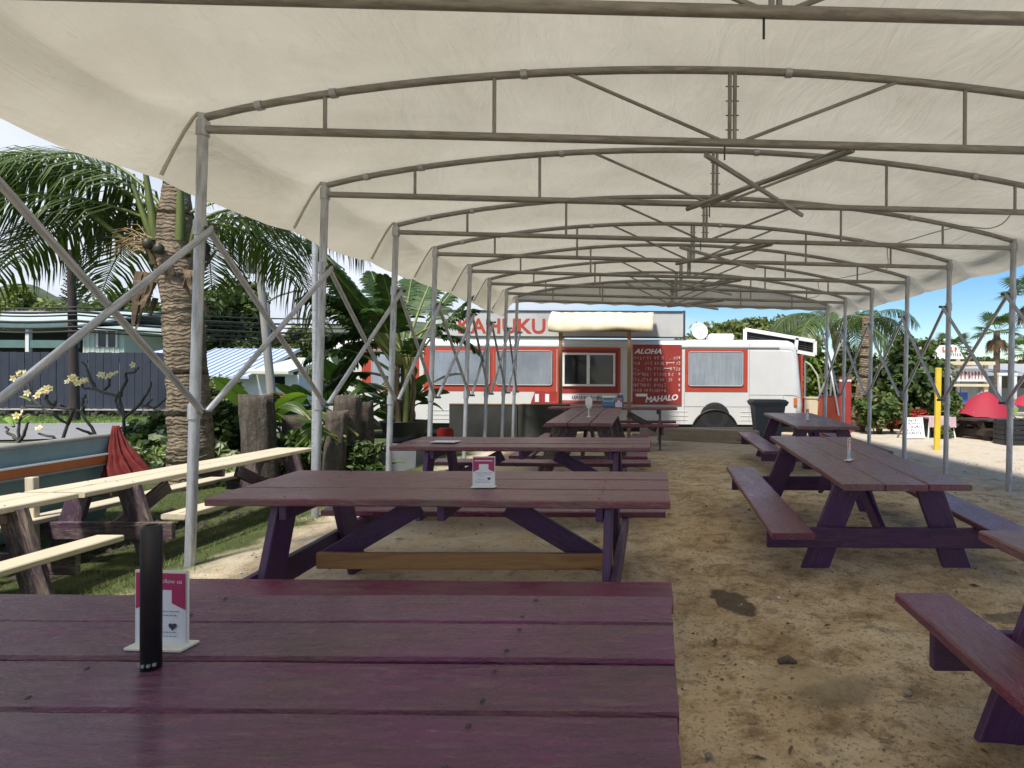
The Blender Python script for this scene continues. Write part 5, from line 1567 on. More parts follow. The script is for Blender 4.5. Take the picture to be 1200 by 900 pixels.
rod('green_petiole', pu(236, 300) - q0 + Vector((0, -.2, 0)), pu(270, 238) - q0 + Vector((0, -.5, 0)), .035, M_RACHIS, cp)
rod('green_petiole', pu(178, 300) - q0 + Vector((0, -.2, 0)), pu(98, 226) - q0 + Vector((0, -.4, 0)), .03, M_RACHIS, cp)

# ------------------------------------------------------------------ boat
M_TEALB = mat_plain('faded_teal_hull', (.20, .30, .325), .6, 0, .13, 2.6, .1, c2=(.13, .21, .235))
M_DECK = mat_plain('grey_deck', (.33, .32, .29), .8, 0, .2, 5, .1)
M_ORANGE = mat_plain('orange_stripe', (.50, .145, .04), .5, 0, .12, 5)
bo = empty('wooden_skiff', (-6.2, 4.3, gz(-6.2, 4.3)), 'faded teal skiff with orange rubbing strip resting on the grass', 'boat')
q0 = Vector(bo.location)
stn = []
for k in range(15):
    t = k / 14; y = 1.2 + 5.05 * t
    wv = .80 * (1 - max(0, (.35 - t) / .35) ** 2.2) + .02
    zg = .44 + .10 * t + .10 * max(0, (.35 - t) / .35)
    stn.append((y, wv, zg))
zk = -.04
def hull_pts(y, w, zg):
    kz = -.16 + .12 * max(0, 1 - (y - 1.2) / 1.3)
    return [(0, kz), (w * .72, kz + .03), (w * .88, kz + (zg - kz) * .42), (w * .93, kz + (zg - kz) * .62), (w, zg + .20), (w - .05, zg + .215), (w - .12, zg + .20), (w - .14, zg + .10)]
mb = MB(); vs = []; 
for (y, w, zg) in stn:
    h = hull_pts(y, w, zg); row = [(-u, v) for u, v in reversed(h)] + h[1:]
    vs += [Vector((-6.35 + u, y, v)) - q0 for u, v in row]
k = 15; fs = []
for i in range(len(stn) - 1):
    for j in range(k - 1): fs.append((i * k + j, i * k + j + 1, (i + 1) * k + j + 1, (i + 1) * k + j))
fs.append(tuple(range((len(stn) - 1) * k, len(stn) * k)))
mb.add(vs, fs, False); hull = mb.build('hull', M_TEALB, bo)
mb = MB(); vs = []
for (y, w, zg) in stn: vs += [Vector((-6.35 - w + .13, y, zg + .12)) - q0, Vector((-6.35 + w - .13, y, zg + .12)) - q0]
mb.add(vs, [(2 * i, 2 * i + 1, 2 * i + 3, 2 * i + 2) for i in range(len(stn) - 1)]); mb.build('deck', M_DECK, bo)
for side in (1, -1):
    mb = MB(); mb.tube([Vector((-6.35 + side * (w - .035), y, zg + .215)) - q0 for (y, w, zg) in stn], .034, 6); mb.build('gunwale', M_DECK, bo, fix=False)
    def rub(dz0, dz1, mat, proud, nm):
        mb = MB(); vs = []
        for (y, w, zg) in stn[8:]:
            for dz, pr_ in ((dz0, 0), (dz0, proud), (dz1, proud), (dz1, 0)):
                vs.append(Vector((-6.35 + side * (w * .955 + pr_), y, zg + dz)) - q0)
        fs = []
        for i in range(len(stn) - 9):
            for j in range(4): fs.append((4 * i + j, 4 * i + (j + 1) % 4, 4 * i + 4 + (j + 1) % 4, 4 * i + 4 + j))
        n = len(vs); fs += [(0, 1, 2, 3), (n - 4, n - 3, n - 2, n - 1)]
        mb.add(vs, fs); mb.build(nm, mat, bo)
    rub(-.045, .035, M_ORANGE, .07, 'rubbing_strip'); rub(.037, .052, M_WHITEP, .085, 'strip_cap'); rub(-.065, -.047, M_DECK, .08, 'strip_edge')
for y in (2.4, 3.6, 4.8): board('thwart', Vector((-7.0, y, .60)) - q0, Vector((-5.72, y, .60)) - q0, .2, .03, M_DECK, bo)
for (x, y) in ((-6.35, 2.2), (-6.35, 5.4)): board('keel_block', Vector((x - .5, y, -.19)) - q0, Vector((x + .5, y, -.19)) - q0, .14, .08, M_GREYWOOD, bo)
# red cloth over the boat's end
M_CLOTH = mat_plain('dark_red_cloth', (.19, .018, .016), .9, 0, .25, 10, .2)
rcx = Vector((-5.50, 6.17, 0)); mb = MB(); nu, nv = 40, 16
for i in range(nu + 1):
    u = i / nu
    for j in range(nv + 1):
        v = j / nv
        a = -2.5 + 2.9 * u; rr = .035 + .02 * v + .16 * v ** 1.3 + (.022 + .03 * v) * math.sin(u * 34 + 2 * math.sin(v * 4)) * v ** .6
        x = rcx.x + math.cos(a) * rr * .85 + .14 * v ** 1.4; y = rcx.y + math.sin(a) * rr * .8 - .05
        z = .86 - .53 * v + .03 * math.sin(u * 9) * v - .05 * v * noise.noise(Vector((u * 5, 1, 1)))
        x += .03 * noise.noise(Vector((u * 6, v * 5, 3))) * v; y += .03 * noise.noise(Vector((u * 6, v * 5, 8))) * v
        if .52 < v < .60: x += .012
        mb.v.append((x, y, z))
for i in range(nu):
    for j in range(nv):
        k = nv + 1; mb.f.append((i * k + j, i * k + j + 1, (i + 1) * k + j + 1, (i + 1) * k + j)); mb.sm.append(True); mb.mi.append(0)
o = mb.build('red_cloth', M_CLOTH, None, fix=False); tag(o, 'pleated dark red cloth draped over the end of the boat', 'cloth')
s_ = o.modifiers.new('t', 'SOLIDIFY'); s_.thickness = .008
# debris under the pine tables: coconut husks and dark stones
ds = MB(); r_ = random.Random(5)
gr2 = gr; gr = MB()
for i in range(220): stone(r_.uniform(-5.5, -4.5), r_.uniform(4.0, 6.8), r_.uniform(.02, .07))
tag(gr.build('husk_litter', mat_plain('husk_dark', (.07, .055, .045), .9, 0, .3, 7), fix=False), 'dark husk and stone litter between boat and pine tables', 'litter', kind='stuff')

# ------------------------------------------------------------------ plumeria with clustered flowers
M_PETAL = mat_plain('cream_petal', (.85, .82, .62), .5, 0, .05, 6, c2=(.80, .66, .22))
M_PETALY = mat_plain('yellow_throat', (.80, .55, .08), .5, 0, .05, 6)
def plumeria(label, D, base, branches, flowers, leaves=()):
    b0 = gp(base, D); root = empty('plumeria_bush', b0, label, 'shrub', 'plumeria bushes behind the boat')
    for pts in branches:
        pp = [U(x, y, D + dy) - b0 for (x, y, dy) in pts]; pp[0].z = pp[0].z if pts[0][1] < 545 else -.05
        pts2 = []
        for i in range(len(pp) - 1):
            for k in range(3): pts2.append(pp[i].lerp(pp[i + 1], k / 3) + Vector((rnd.uniform(-.015, .015), rnd.uniform(-.02, .02), rnd.uniform(-.012, .012))))
        pts2.append(pp[-1]); n = len(pts2)
        mb = MB(); mb.tube(pts2, [.024 * (1 - .5 * i / n) * (.8 if len(pts) < 3 else 1) for i in range(n)], 7); mb.build('branch', M_BARKG, root, fix=False)
    for (x, y, dy, k) in flowers:
        c = U(x, y, D + dy) - b0
        for q in range(k):
            cc = c + Vector((rnd.uniform(-.10, .10), rnd.uniform(-.10, .06), rnd.uniform(-.05, .06))); mb = MB()
            nrm = Vector((rnd.uniform(-.7, .7), -1, rnd.uniform(-.1, .9))).normalized(); u = nrm.orthogonal().normalized(); v = nrm.cross(u); ph = rnd.random() * 6
            for m in range(5):
                a = ph + m * 1.2566; d = u * math.cos(a) + v * math.sin(a); e = nrm.cross(d); L = .058
                mb.cur = 0; mb.add([cc, cc + d * L * .5 + e * L * .36 + nrm * .008, cc + d * L + nrm * .014, cc + d * L * .55 - e * L * .30 + nrm * .004], [(0, 1, 2, 3)])
                mb.cur = 1; f = nrm * .003; mb.add([cc + f, cc + d * L * .36 + e * L * .16 + f * 3, cc + d * L * .42 + f * 3, cc + d * L * .36 - e * L * .14 + f * 3], [(0, 1, 2, 3)])
            mb.build('flower', [M_PETAL, M_PETALY], root, fix=False)
    for (x, y, dy, az_, L) in leaves:
        mb = MB(); broadleaf(mb, U(x, y, D + dy) - b0, az_, L, L * .34, .9, .5, .12); mb.build('leaf', [M_RACHIS, M_LIME], root, fix=False)
    return root
plumeria('bare plumeria with cream flower clusters left of the brown pole', 8.6, 70,
    [[(75, 555, 0), (73, 525, 0), (78, 497, .05), (60, 485, 0), (48, 478, 0), (36, 463, 0), (33, 448, 0)], [(78, 497, .05), (88, 480, -.1), (62, 478, -.1), (30, 476, -.15)], [(62, 478, -.1), (56, 468, -.1), (49, 458, -.1)], [(62, 478, -.1), (66, 462, 0)], [(75, 520, 0), (60, 512, -.1), (45, 508, -.1)], [(73, 525, 0), (48, 532, .1), (30, 520, .1)]],
    [(29, 441, 0, 9), (47, 460, -.1, 4), (57, 457, -.1, 4)], ((36, 470, 0, 200, .16),))
plumeria('wide bare plumeria with flowers before the navy fence panel', 8.9, 125,
    [[(128, 560, 0), (112, 510, 0), (96, 482, 0), (80, 478, 0), (70, 474, -.1)], [(140, 560, 0), (143, 500, 0), (146, 488, 0), (135, 470, .1), (139, 460, .1)], [(146, 488, 0), (165, 474, 0), (172, 462, 0), (177, 448, .1)], [(165, 474, 0), (180, 478, 0), (196, 466, 0)], [(112, 510, 0), (98, 505, -.1), (90, 502, -.1)], [(96, 482, 0), (97, 470, .05), (100, 462, .05)], [(143, 500, 0), (136, 510, 0)],
     [(146, 488, 0), (141, 466, .2), (112, 456, .2), (100, 455, .2), (94, 449, .2)], [(141, 466, .2), (147, 448, .2), (147, 438, .2), (158, 436, .2), (162, 430, .2)], [(112, 456, .2), (104, 438, .2), (96, 424, .2)], [(120, 457, .2), (127, 452, .2), (128, 442, .2)], [(172, 475, 0), (179, 468, 0)]],
    [(91, 446, .15, 10), (121, 439, .2, 3), (131, 437, .2, 4), (157, 425, .2, 1)])
plumeria('small leafy plumeria stub at the boat rim', 8.4, 18,
    [[(20, 556, 0), (20, 520, 0), (22, 498, 0), (25, 488, 0)], [(20, 515, 0), (10, 508, 0), (6, 500, 0)], [(20, 520, 0), (30, 505, 0), (33, 495, 0)], [(20, 530, 0), (14, 524, 0)]],
    [(24, 486, 0, 2), (36, 500, .1, 1)], ((16, 500, 0, 150, .32), (20, 496, 0, 100, .26)))

# ------------------------------------------------------------------ hedge and planting behind the pine tables
shrub('dense glossy hedge shrub right of the palm trunk', gp(258, 9.2), (.50, .5, .62), (M_HEDGE, M_HEDGE, M_TREE), 46, 120, .055, 31, shape=.7)
shrub('variegated white and green shrub at the palm foot', gp(262, 8.4), (.42, .3, .30), (M_VARIEG, M_HEDGE), 26, 60, .055, 32, shape=.7)
shrub('light green hedge shrub left of the palm trunk', gp(178, 9.4), (.38, .4, .48), (M_HEDGE, M_TREE2, M_VARIEG), 34, 90, .06, 33, shape=.75)
shrub('pale variegated shrub between palm trunk and boat', gp(176, 8.8), (.34, .3, .34), (M_VARIEG, M_HEDGE), 20, 45, .07, 34, shape=.75)
shrub('yellow green bush under the pale blue roof', gp(262, 13.5), (.7, .5, .85), (M_TREE2, M_TREE), 36, 90, .07, 35, shape=.6)
shrub('orange croton bush above the cut logs', gp(334, 11.0), (.34, .3, .30), (M_CROTON, M_TREE2), 22, 60, .06, 36, hz=3.2, shape=.5)
def log(label, px0, px1, ytop, D, lean=0.0, mat=None):
    b0 = gp((px0 + px1) / 2, D); r = (px1 - px0) / 2 * D / F; zt = U(px0, ytop, D).z - b0.z
    rr = random.Random(px0); n = 28; mb = MB(); vs, fs = [], []
    ph = [rr.uniform(.95, 1.05) for _ in range(n)]
    m = 10
    for i in range(m + 1):
        t = i / m
        for k in range(n):
            a = 6.2832 * k / n; q = r * ph[k] * (1.18 - .2 * t) * (1 + .05 * math.sin(k * 5 + i * .4))
            q *= 1 + .06 * noise.noise(Vector((k * .9, i * .5, px0)))
            vs.append((q * math.cos(a) + lean * t, q * math.sin(a), -.05 + (zt + .05) * t + (.02 * math.sin(a * 2) if i == m else 0)))
    for i in range(m):
        for k in range(n): fs.append((i * n + k, i * n + (k + 1) % n, (i + 1) * n + (k + 1) % n, (i + 1) * n + k))
    fs.append(tuple(range(m * n, m * n + n)))
    mb.add(vs, fs[:-1], True); mb.f.append(fs[-1]); mb.sm.append(False); mb.mi.append(0)
    o = mb.build('upright_log', mat or M_LOG, None, b0); tag(o, label, 'log', 'upright cut logs along the yard edge')
m_, nt_, b_, o_ = new_mat('log_bark'); v_ = coords(nt_, (5, 5, .8)); f_ = tex(nt_, v_, 4, 6, .7, .5); f2_ = tex(nt_, coords(nt_, (1, 1, 1)), 14, 4, .7)
nt_.links.new(ramp(nt_, mix(nt_, .4, f_, f2_), [(.3, (.028, .023, .018)), (.5, (.082, .066, .052)), (.7, (.16, .135, .11))]), b_.inputs['Base Color']); b_.inputs['Roughness'].default_value = .95; bump(nt_, b_, mix(nt_, .5, f_, f2_), 1.0, .04)
M_LOG = m_
log('thick grey upright log topped by a lime banana leaf', 291, 324, 463, 8.7, -.10)
log('shorter grey upright log between two taller logs', 334, 366, 487, 9.3)
log('brown split upright log behind the second post', 380, 402, 482, 8.6, .06)
log('tallest brown upright log beside the second post', 394, 420, 464, 8.9)
log('dark upright log by the black planter bowl', 412, 436, 470, 9.4)
leafy_clump('banana_sapling', 'bright lime banana leaf standing behind the thick log', gp(308, 9.3), [((0, 0, .9), 200, .8, .30, 1.2, .45, .05, 1.2), ((.05, 0, .85), 10, .75, .26, 1.1, .6, .05, -1.1), ((.0, .05, .8), 330, .7, .24, .8, .7, .1, -.6)], M_LIME, group='broad leaved plants', stem=(1.0, .05))
r_ = random.Random(12)
def clump(label, px, D, n, L, W, zb, seed, mat=M_BANANA, spread=.25):
    r_ = random.Random(seed)
    leafy_clump('heliconia_clump', label, gp(px, D), [((r_.uniform(-spread, spread), r_.uniform(-spread, spread), zb * r_.uniform(.7, 1.1)), r_.uniform(0, 360), L * r_.uniform(.8, 1.2), W * r_.uniform(.8, 1.2), r_.uniform(.6, 1.4), r_.uniform(.4, .95), .3, r_.uniform(-1.1, 1.1)) for _ in range(n)], mat, group='broad leaved plants')
clump('broad dark leaved clump behind the upright logs', 385, 10.6, 15, 1.1, .30, .75, 51)
clump('upright green leaved clump before the white bus front', 415, 11.4, 14, 1.15, .32, .9, 52)
shrub('dark fern shrub crowding the upright logs', gp(345, 9.0), (.55, .25, .40), (M_HEDGE, M_TREE), 34, 70, .06, 37, shape=.4)
shrub('low dark shrub between the logs and the planter', gp(425, 8.8), (.40, .25, .32), (M_HEDGE, M_TREE), 26, 70, .06, 38, shape=.35)
clump('arching leaves over the tallest log', 400, 8.7, 9, .8, .22, .75, 56)
clump('low broad leaves drooping over the shorter log', 352, 9.9, 8, .85, .26, .6, 53)
clump('glossy leaves beside the potted palm', 458, 11.4, 22, 1.0, .30, 1.15, 54, spread=.4)
clump('strappy ground leaves at the foot of the dark log', 432, 9.0, 10, .6, .10, .05, 55)
# potted torn-leaf palm
PDp = 9.8; b0 = gp(474, PDp)
pl = empty('planter', b0, 'black planter bowl set on a grey plinth', 'planter')
zb_ = U(474, 546, PDp).z; zr = U(474, 494, PDp).z - b0.z
rp = 27 * PDp / F
mb = MB(); mb.lathe([(0, zr - .34), (rp * .55, zr - .34), (rp * .85, zr - .18), (rp, zr), (rp * 1.03, zr + .015), (rp * .96, zr + .015), (rp * .9, zr - .05), (0, zr - .06)], 26); mb.build('bowl', M_BLACK, pl)
mb = MB(); tapbox(mb, rp * .74, rp * .7, -.05, rp * .82, rp * .75, zr - .341); mb.build('plinth', mat_plain('grey_plinth', (.19, .20, .22), .8, 0, .12, 4), pl)
tpm = empty('traveller_palm', (b0.x, PDp, b0.z + zr - .06), 'tall torn leaved palm growing from the black planter bowl', 'palm tree', 'broad leaved plants')
for k in range(6):
    a = k * 1.05; mb = MB(); mb.tube([(.10 * math.cos(a), .10 * math.sin(a), -.02), (.16 * math.cos(a), .14 * math.sin(a), .6), (.12 * math.cos(a), .1 * math.sin(a), 1.15)], [.045, .035, .03], 8); mb.build('stem', M_RACHIS if k % 2 else M_FIBRE, tpm, fix=False)
for (i, a, sc, z) in ((0, 165, 1.15, 1.0), (1, 178, 1.15, 1.1), (2, 172, 1.1, 1.2), (0, 140, 1.1, 1.0), (3, 200, 1.1, 1.1), (0, 90, 1.15, 1.1), (1, 230, 1.0, 1.0), (0, 60, 1.0, 1.1), (3, 270, .9, 1.0), (4, 170, 1.0, 1.1), (0, 205, 1.15, 1.1), (2, 150, 1.1, 1.1), (3, 160, 1.2, 1.2), (0, 20, .8, 1.0), (1, 10, .85, 1.2), (4, 5, .95, 1.35), (2, 350, .8, 1.4), (0, 250, 1.1, 1.0), (1, 120, 1.1, 1.1), (3, 185, 1.2, 1.1), (2, 195, 1.1, .8), (4, 185, 1.0, .7), (0, 280, .9, .9), (1, 300, .7, .8), (0, 110, 1.15, 1.1), (0, 180, 1.25, 1.2), (1, 160, 1.2, .9), (3, 225, 1.05, 1.0)):
    put_frond('torn', i, tpm, Vector((.1 * math.cos(R(a)), .1 * math.sin(R(a)), z)), a, sc * .86, rnd.uniform(-6, 6), 'leaf')
# ------------------------------------------------------------------ east side: neighbouring stall, palms, shrubs
tree('feathery light green tree behind the bus vent unit', gp(845, 26, 0), 4.1, (2.2, 2, 1.3), M_TREE2, 46, 130, .14, 61, 'trees behind the bus')
tree('broad light green tree behind the louvred frame', gp(905, 30, 0), 5.0, (3.2, 2.5, 1.7), M_TREE2, 50, 140, .17, 62, 'trees behind the bus')
def east_palm(label, px, D, top, crown_px, fr, r0=.15, nuts=0, lean_px=0):
    b0 = gp(px, D); t = U(crown_px, top, D)
    m = b0.lerp(t, .5) + Vector((.08, 0, 0))
    return palm('coconut_palm', label, b0, [b0 - Vector((0, 0, .1)), b0.lerp(m, .5), m, m.lerp(t, .6), t], [r0 * 1.3, r0, r0 * .92, r0 * .85, r0 * .8], t, fr, nuts=nuts, group='palms east of the tent')
east_palm('leaning grey coconut palm trunk behind the tent end', 1003, 15.6, 372, 1017, [(i % 5, a, .5, 0) for i, a in enumerate((0, 35, 70, 110, 150, 185, 20))], .17)
east_palm('ringed brown palm trunk beside the red board', 992, 20.0, 378, 975, [(i % 5, a, .9, 0) for i, a in enumerate((10, 50, 95, 140, 175, 200, 230, 270, 310, 345, 160, 190))], .15)
# fan palm with dead skirt
def fan_palm(label, px, D, ctop, sc, seed):
    b0 = gp(px, D, 0); c = U(px, ctop, D); r_ = random.Random(seed)
    root = empty('fan_palm', b0, label, 'palm tree', 'palms east of the tent'); cl_ = c - b0
    mb = MB(); mb.tube([(0, 0, -.1), cl_ * .5, cl_], [.16, .13, .13], 10); mb.build('trunk', M_BARK, root, fix=False)
    def fan(dirv, L, mat, nm):
        mb = MB(); d = Vector(dirv).normalized(); base = cl_ + d * .15; hub = cl_ + d * L * .55
        mb.cur = 0; mb.tube([base, hub], .012, 4); mb.cur = 1
        s = d.cross(Vector((0, 0, 1))); s = s.normalized() if s.length > .01 else Vector((1, 0, 0)); n = s.cross(d)
        for k in range(17):
            a = R(-105 + 210 * k / 16); e = (d * math.cos(a) + s * math.sin(a)); l = L * .55 * (1 - .25 * abs(k - 8) / 8)
            tip = hub + e * l - Vector((0, 0, .22 * l)); w = (e.cross(n)).normalized() * l * .055
            mb.add([hub, hub + e * l * .5 + w, tip, hub + e * l * .5 - w], [(0, 1, 2, 3)])
        mb.build(nm, [M_RACHIS, mat], root, fix=False)
    for k in range(22):
        a = k * 2.4; el = r_.uniform(-.25, 1.1); fan((math.cos(a), math.sin(a), el), sc * r_.uniform(.85, 1.1), M_FROND, 'frond')
    for k in range(12):
        a = k * 2.4 + 1; fan((math.cos(a) * .5, math.sin(a) * .5, -1.1), sc * r_.uniform(.7, .9), M_DRYLEAF, 'dead_frond')
    return root
fan_palm('fan palm with brown dead skirt above the grey roof', 1168, 26, 388, 1.15, 71)
fan_palm('fan palm crown at the far driveway side', 1210, 22, 345, 1.3, 72)
fan_palm('dark fan palm low behind the stall sign', 1115, 34, 408, 1.3, 73)
fan_palm('dark fan palm low behind the grey roof', 1202, 34, 412, 1.4, 74)
tree('green rounded tree line behind the stall sign', gp(1140, 42, 0), 3.4, (3.2, 2, 1.0), M_TREE, 40, 110, .18, 75, 'trees behind the stall')
tree('green tree beside the sea grape shrubs', gp(1080, 24, 0), 3.3, (1.6, 1.4, 1.2), M_TREE, 44, 110, .12, 76, 'trees behind the stall')
SG = 'shrubs along the driveway'
shrub('tall sea grape shrub with round leaves by the driveway', gp(1058, 16.5), (1.0, .8, 1.25), (M_HEDGE, M_TREE), 60, 90, .10, 81, group=SG, shape=.85)
shrub('broad dark shrub behind the white notice board', gp(1085, 17.5), (1.0, .8, 1.0), (M_TREE, M_HEDGE), 52, 90, .10, 82, group=SG, shape=.8)
shrub('low leafy shrub at the foot of the grey palm trunk', gp(1030, 14.8), (.60, .5, .55), (M_HEDGE, M_TREE2), 46, 90, .08, 83, group=SG, shape=.7)
shrub('mixed green shrub between the two palm trunks', gp(1000, 18.5), (.9, .6, 1.35), (M_TREE2, M_TREE), 50, 90, .09, 84, group=SG, shape=.6)
shrub('pale leaved shrub behind the bus rear', gp(955, 19.0), (.75, .6, 1.25), (M_TREE2, M_LIME, M_HEDGE), 44, 90, .09, 85, group=SG, shape=.6)
shrub('red leaved plant tucked among the sea grape', gp(1046, 15.3), (.30, .25, .35), (M_REDLEAF, M_HEDGE), 16, 40, .09, 86, group=SG, shape=.35)
shrub('red and pink leaved plant beside the notice board', gp(1070, 15.8), (.34, .3, .36), (M_REDLEAF, M_HEDGE), 18, 40, .10, 87, group=SG, shape=.35)
shrub('low green fern bush under the red umbrella', gp(1118, 14.8), (.55, .5, .42), (M_HEDGE, M_TREE2), 36, 80, .08, 88, group=SG, shape=.35)
shrub('low dark bush between umbrella and post', gp(1140, 15.6), (.6, .5, .36), (M_TREE, M_HEDGE), 30, 80, .08, 89, group=SG, shape=.4)
shrub('small tufted plant at the driveway edge', gp(1106, 13.6), (.25, .25, .18), (M_TREE2, M_HEDGE), 12, 50, .07, 90, group=SG, shape=.2)
# yellow post
M_YEL = mat_plain('yellow_paint', (.72, .52, .04), .55, 0, .08, 5)
yb = gp(1098, 11.2); zt_ = U(1098, 431, 11.2).z
yp = board('yellow_post', (yb.x, yb.y, yb.z - .04), (yb.x + .02, yb.y, zt_), .10, .06, M_YEL, None, up=(0, 1, 0), ch=.006)
tag(yp, 'bright yellow upright plank post at the driveway edge', 'post')
# notice board
nb0 = gp(1072.5, 13.4)
no = empty('notice_board', nb0, 'leaning white notice board with hand lettering by the driveway', 'sign', None, R(8))
wd = 25 * 13.4 / F / 2; hb_ = U(1072, 489, 13.4).z - nb0.z
Mn = Matrix.Rotation(R(-12), 4, 'X')
mb = MB(); mb.box((0, 0, hb_ / 2 + .01), (wd * 2, .02, hb_ - .02)); pn = mb.build('board', M_WHITEP, no); pn.matrix_basis = Mn
mb = MB(); r_ = random.Random(9)
for i, (z, a, c) in enumerate(((.86, -.7, .6), (.72, -.55, .75), (.56, -.3, .8), (.42, -.7, .1), (.28, -.75, .6))):
    x = a * wd
    while x < c * wd:
        mb.box((x, -.0125, hb_ * (z + .05 * x)), (r_.uniform(.01, .02), .003, r_.uniform(.03, .075)), Matrix.Rotation(r_.uniform(-.7, .7), 3, 'Y')); x += r_.uniform(.03, .06)
mb.build('lettering', M_INK, pn)
for sx in (-1, 1): board('prop_leg', (sx * wd * .8, .02 + hb_ * .15, hb_ * .8), (sx * wd * .8, .42, -.02), .04, .03, M_GREYWOOD, no)
# cloth-covered stall table
td = 14.0; t0 = gp(1097, td); st_t = empty('stall_table', t0, 'small table under a pink white cloth beside the yellow post', 'table')
zt_ = U(1097, 489, td).z - t0.z; hw = 15 * td / F
mb = MB(); mb.box((0, 0, zt_), (hw * 2, .6, .03)); mb.build('tabletop', M_WHITEP, st_t)
M_PINK = mat_plain('pink_cloth', (.62, .42, .46), .8, 0, .15, 8)
mb = MB(); vs = []; n = 24
for i in range(n + 1):
    x = -hw - .01 + (2 * hw + .02) * i / n; vs += [(x, -.31, zt_ + .018), (x, -.32 - .012 * math.sin(i * 1.7), zt_ - .10), (x, -.33 - .02 * math.sin(i * 1.7), zt_ - .20 - .02 * (i % 2))]
mb.add(vs, [(3 * i + j, 3 * i + j + 1, 3 * i + 4 + j, 3 * i + 3 + j) for i in range(n) for j in range(2)], True); mb.add([(-hw - .01, -.31, zt_ + .018), (hw + .01, -.31, zt_ + .018), (hw + .01, .31, zt_ + .018), (-hw - .01, .31, zt_ + .018)], [(0, 1, 2, 3)])
mb.build('cloth', M_PINK, st_t)
for sx in (-1, 1):
    for sy in (-1, 1): rod('leg', (sx * hw * 1.05, sy * .28, -.03), (sx * hw * .85, sy * .22, zt_ - .015), .018, M_WHITEP, st_t, 8)
mb = MB(); mb.box((0, .02, zt_ * .45), (hw * 1.4, .4, zt_ * .75)); mb.build('dark_box', M_BLACK, st_t)  # black block put in as the shade inside the table
# parasols
M_PARA = mat_leaf('red_parasol_cloth', (.36, .022, .045), (.42, .03, .055), .7, .25)
def parasol(label, px, D, ytop, yrim, hw_px, tilt):
    b0 = gp(px, D); top = U(px, ytop, D).z - b0.z; rim = U(px, yrim, D).z - b0.z; r = hw_px * D / F
    root = empty('parasol', b0, label, 'umbrella', 'red parasols at the neighbouring stall')
    rod('pole', (0, 0, -.03), (0, 0, top), .02, M_GREYWOOD, root, 8)
    mb = MB(); n = 8; vs = [(0, 0, top)]; m = 5
    for j in range(1, m + 1):
        t = j / m
        for k in range(n * 4):
            a = 6.2832 * k / (n * 4); sc = 1 - .05 * abs(math.sin(a * n / 2)) * t
            vs.append((r * t * math.cos(a) * sc, r * t * math.sin(a) * sc, top - (top - rim) * (.45 * t + .55 * t ** 2) - .03 * t * abs(math.cos(a * n / 2)) ** 3))
    N4 = n * 4
    fs = [(0, 1 + k, 1 + (k + 1) % N4) for k in range(N4)]
    for j in range(m - 1):
        for k in range(N4): fs.append((1 + j * N4 + k, 1 + j * N4 + (k + 1) % N4, 1 + (j + 1) * N4 + (k + 1) % N4, 1 + (j + 1) * N4 + k))
    mb.add(vs, fs, True); o = mb.build('canopy', M_PARA, root, fix=True); o.rotation_euler = (R(tilt), R(4), 0)
    for k in range(8):
        a = k * .785; rod('rib', (0, 0, top - .02), (r * .93 * math.cos(a), r * .93 * math.sin(a), rim + .03), .008, M_STEELD, root, 6)
    return root
parasol('tilted red parasol at the stall before the sign', 1150, 14.5, 458, 485, 31, 6)
parasol('red parasol over the far tables by the grey house', 1206, 16.0, 459, 476, 24, 0)
# stall
SD = 19.0
def sx_(px): return U(px, 448, SD).x
def sz_(py): return U(1140, py, SD).z
stall = empty('food_stall', (sx_(1135), SD + 1, gz(sx_(1135), SD)), 'cream and yellow food stall with dark red sign board', 'stall')
q0 = Vector(stall.location)
def sb(name, x0, x1, y0, y1, z0, z1, mat, par=None):
    mb = MB(); mb.box(((x0 + x1) / 2 - q0.x, (y0 + y1) / 2 - q0.y, (z0 + z1) / 2 - q0.z), (x1 - x0, y1 - y0, z1 - z0)); return mb.build(name, mat, par or stall)
M_CREAM = mat_plain('cream_paint', (.66, .58, .40), .6, 0, .08, 4)
for px in (1106, 1156): sb('post', sx_(px) - .06, sx_(px) + .06, SD, SD + .12, -.03, sz_(426), M_CREAM)
sb('roof', sx_(1100), sx_(1160), SD - .3, SD + 2.2, sz_(428), sz_(424), M_CREAM)
sb('valance', sx_(1104), sx_(1158), SD - .06, SD, sz_(453), sz_(450), M_CREAM)
sg_ = sb('sign_board', sx_(1110), sx_(1156), SD - .10, SD - .04, sz_(447), sz_(432), M_TRIM)
def marks(par, x0, x1, zc, h, y, mat, seed, wmin=.05, wmax=.11):
    r_ = random.Random(seed); mb = MB(); x = x0
    while x < x1:
        w = r_.uniform(wmin, wmax); mb.box((x + w / 2 - q0.x, y - q0.y, zc - q0.z), (w * .35, .01, h)); mb.box((x + w / 2 + w * .2 - q0.x, y - q0.y - .003, zc + r_.uniform(-.4, .4) * h - q0.z), (w * .7, .01, h * .28)); x += w + .035
    mb.build('lettering', mat, par)
marks(sg_, sx_(1113), sx_(1123), sz_(439.5), .24, SD - .11, M_DRED, 5); marks(sg_, sx_(1127), sx_(1152), sz_(439.5), .24, SD - .11, M_DRED, 6)
sb('back_wall', sx_(1104), sx_(1160), SD + 1.8, SD + 1.9, 0, sz_(428), M_DARKIN)
sb('counter', sx_(1104), sx_(1160), SD, SD + .6, -.03, sz_(485), M_YEL)
sb('yellow_panel', sx_(1109), sx_(1117), SD + .1, SD + .16, sz_(478), sz_(462), M_YEL)
sb('blue_tub', sx_(1128), sx_(1138), SD + .2, SD + .5, sz_(484), sz_(460), mat_plain('blue_tub', (.03, .09, .5), .4))
for k, px in enumerate((1122, 1143, 1150)): sb('tray', sx_(px), sx_(px + 4), SD + .2, SD + .4, sz_(484), sz_(474 - k * 2), M_TRIM)
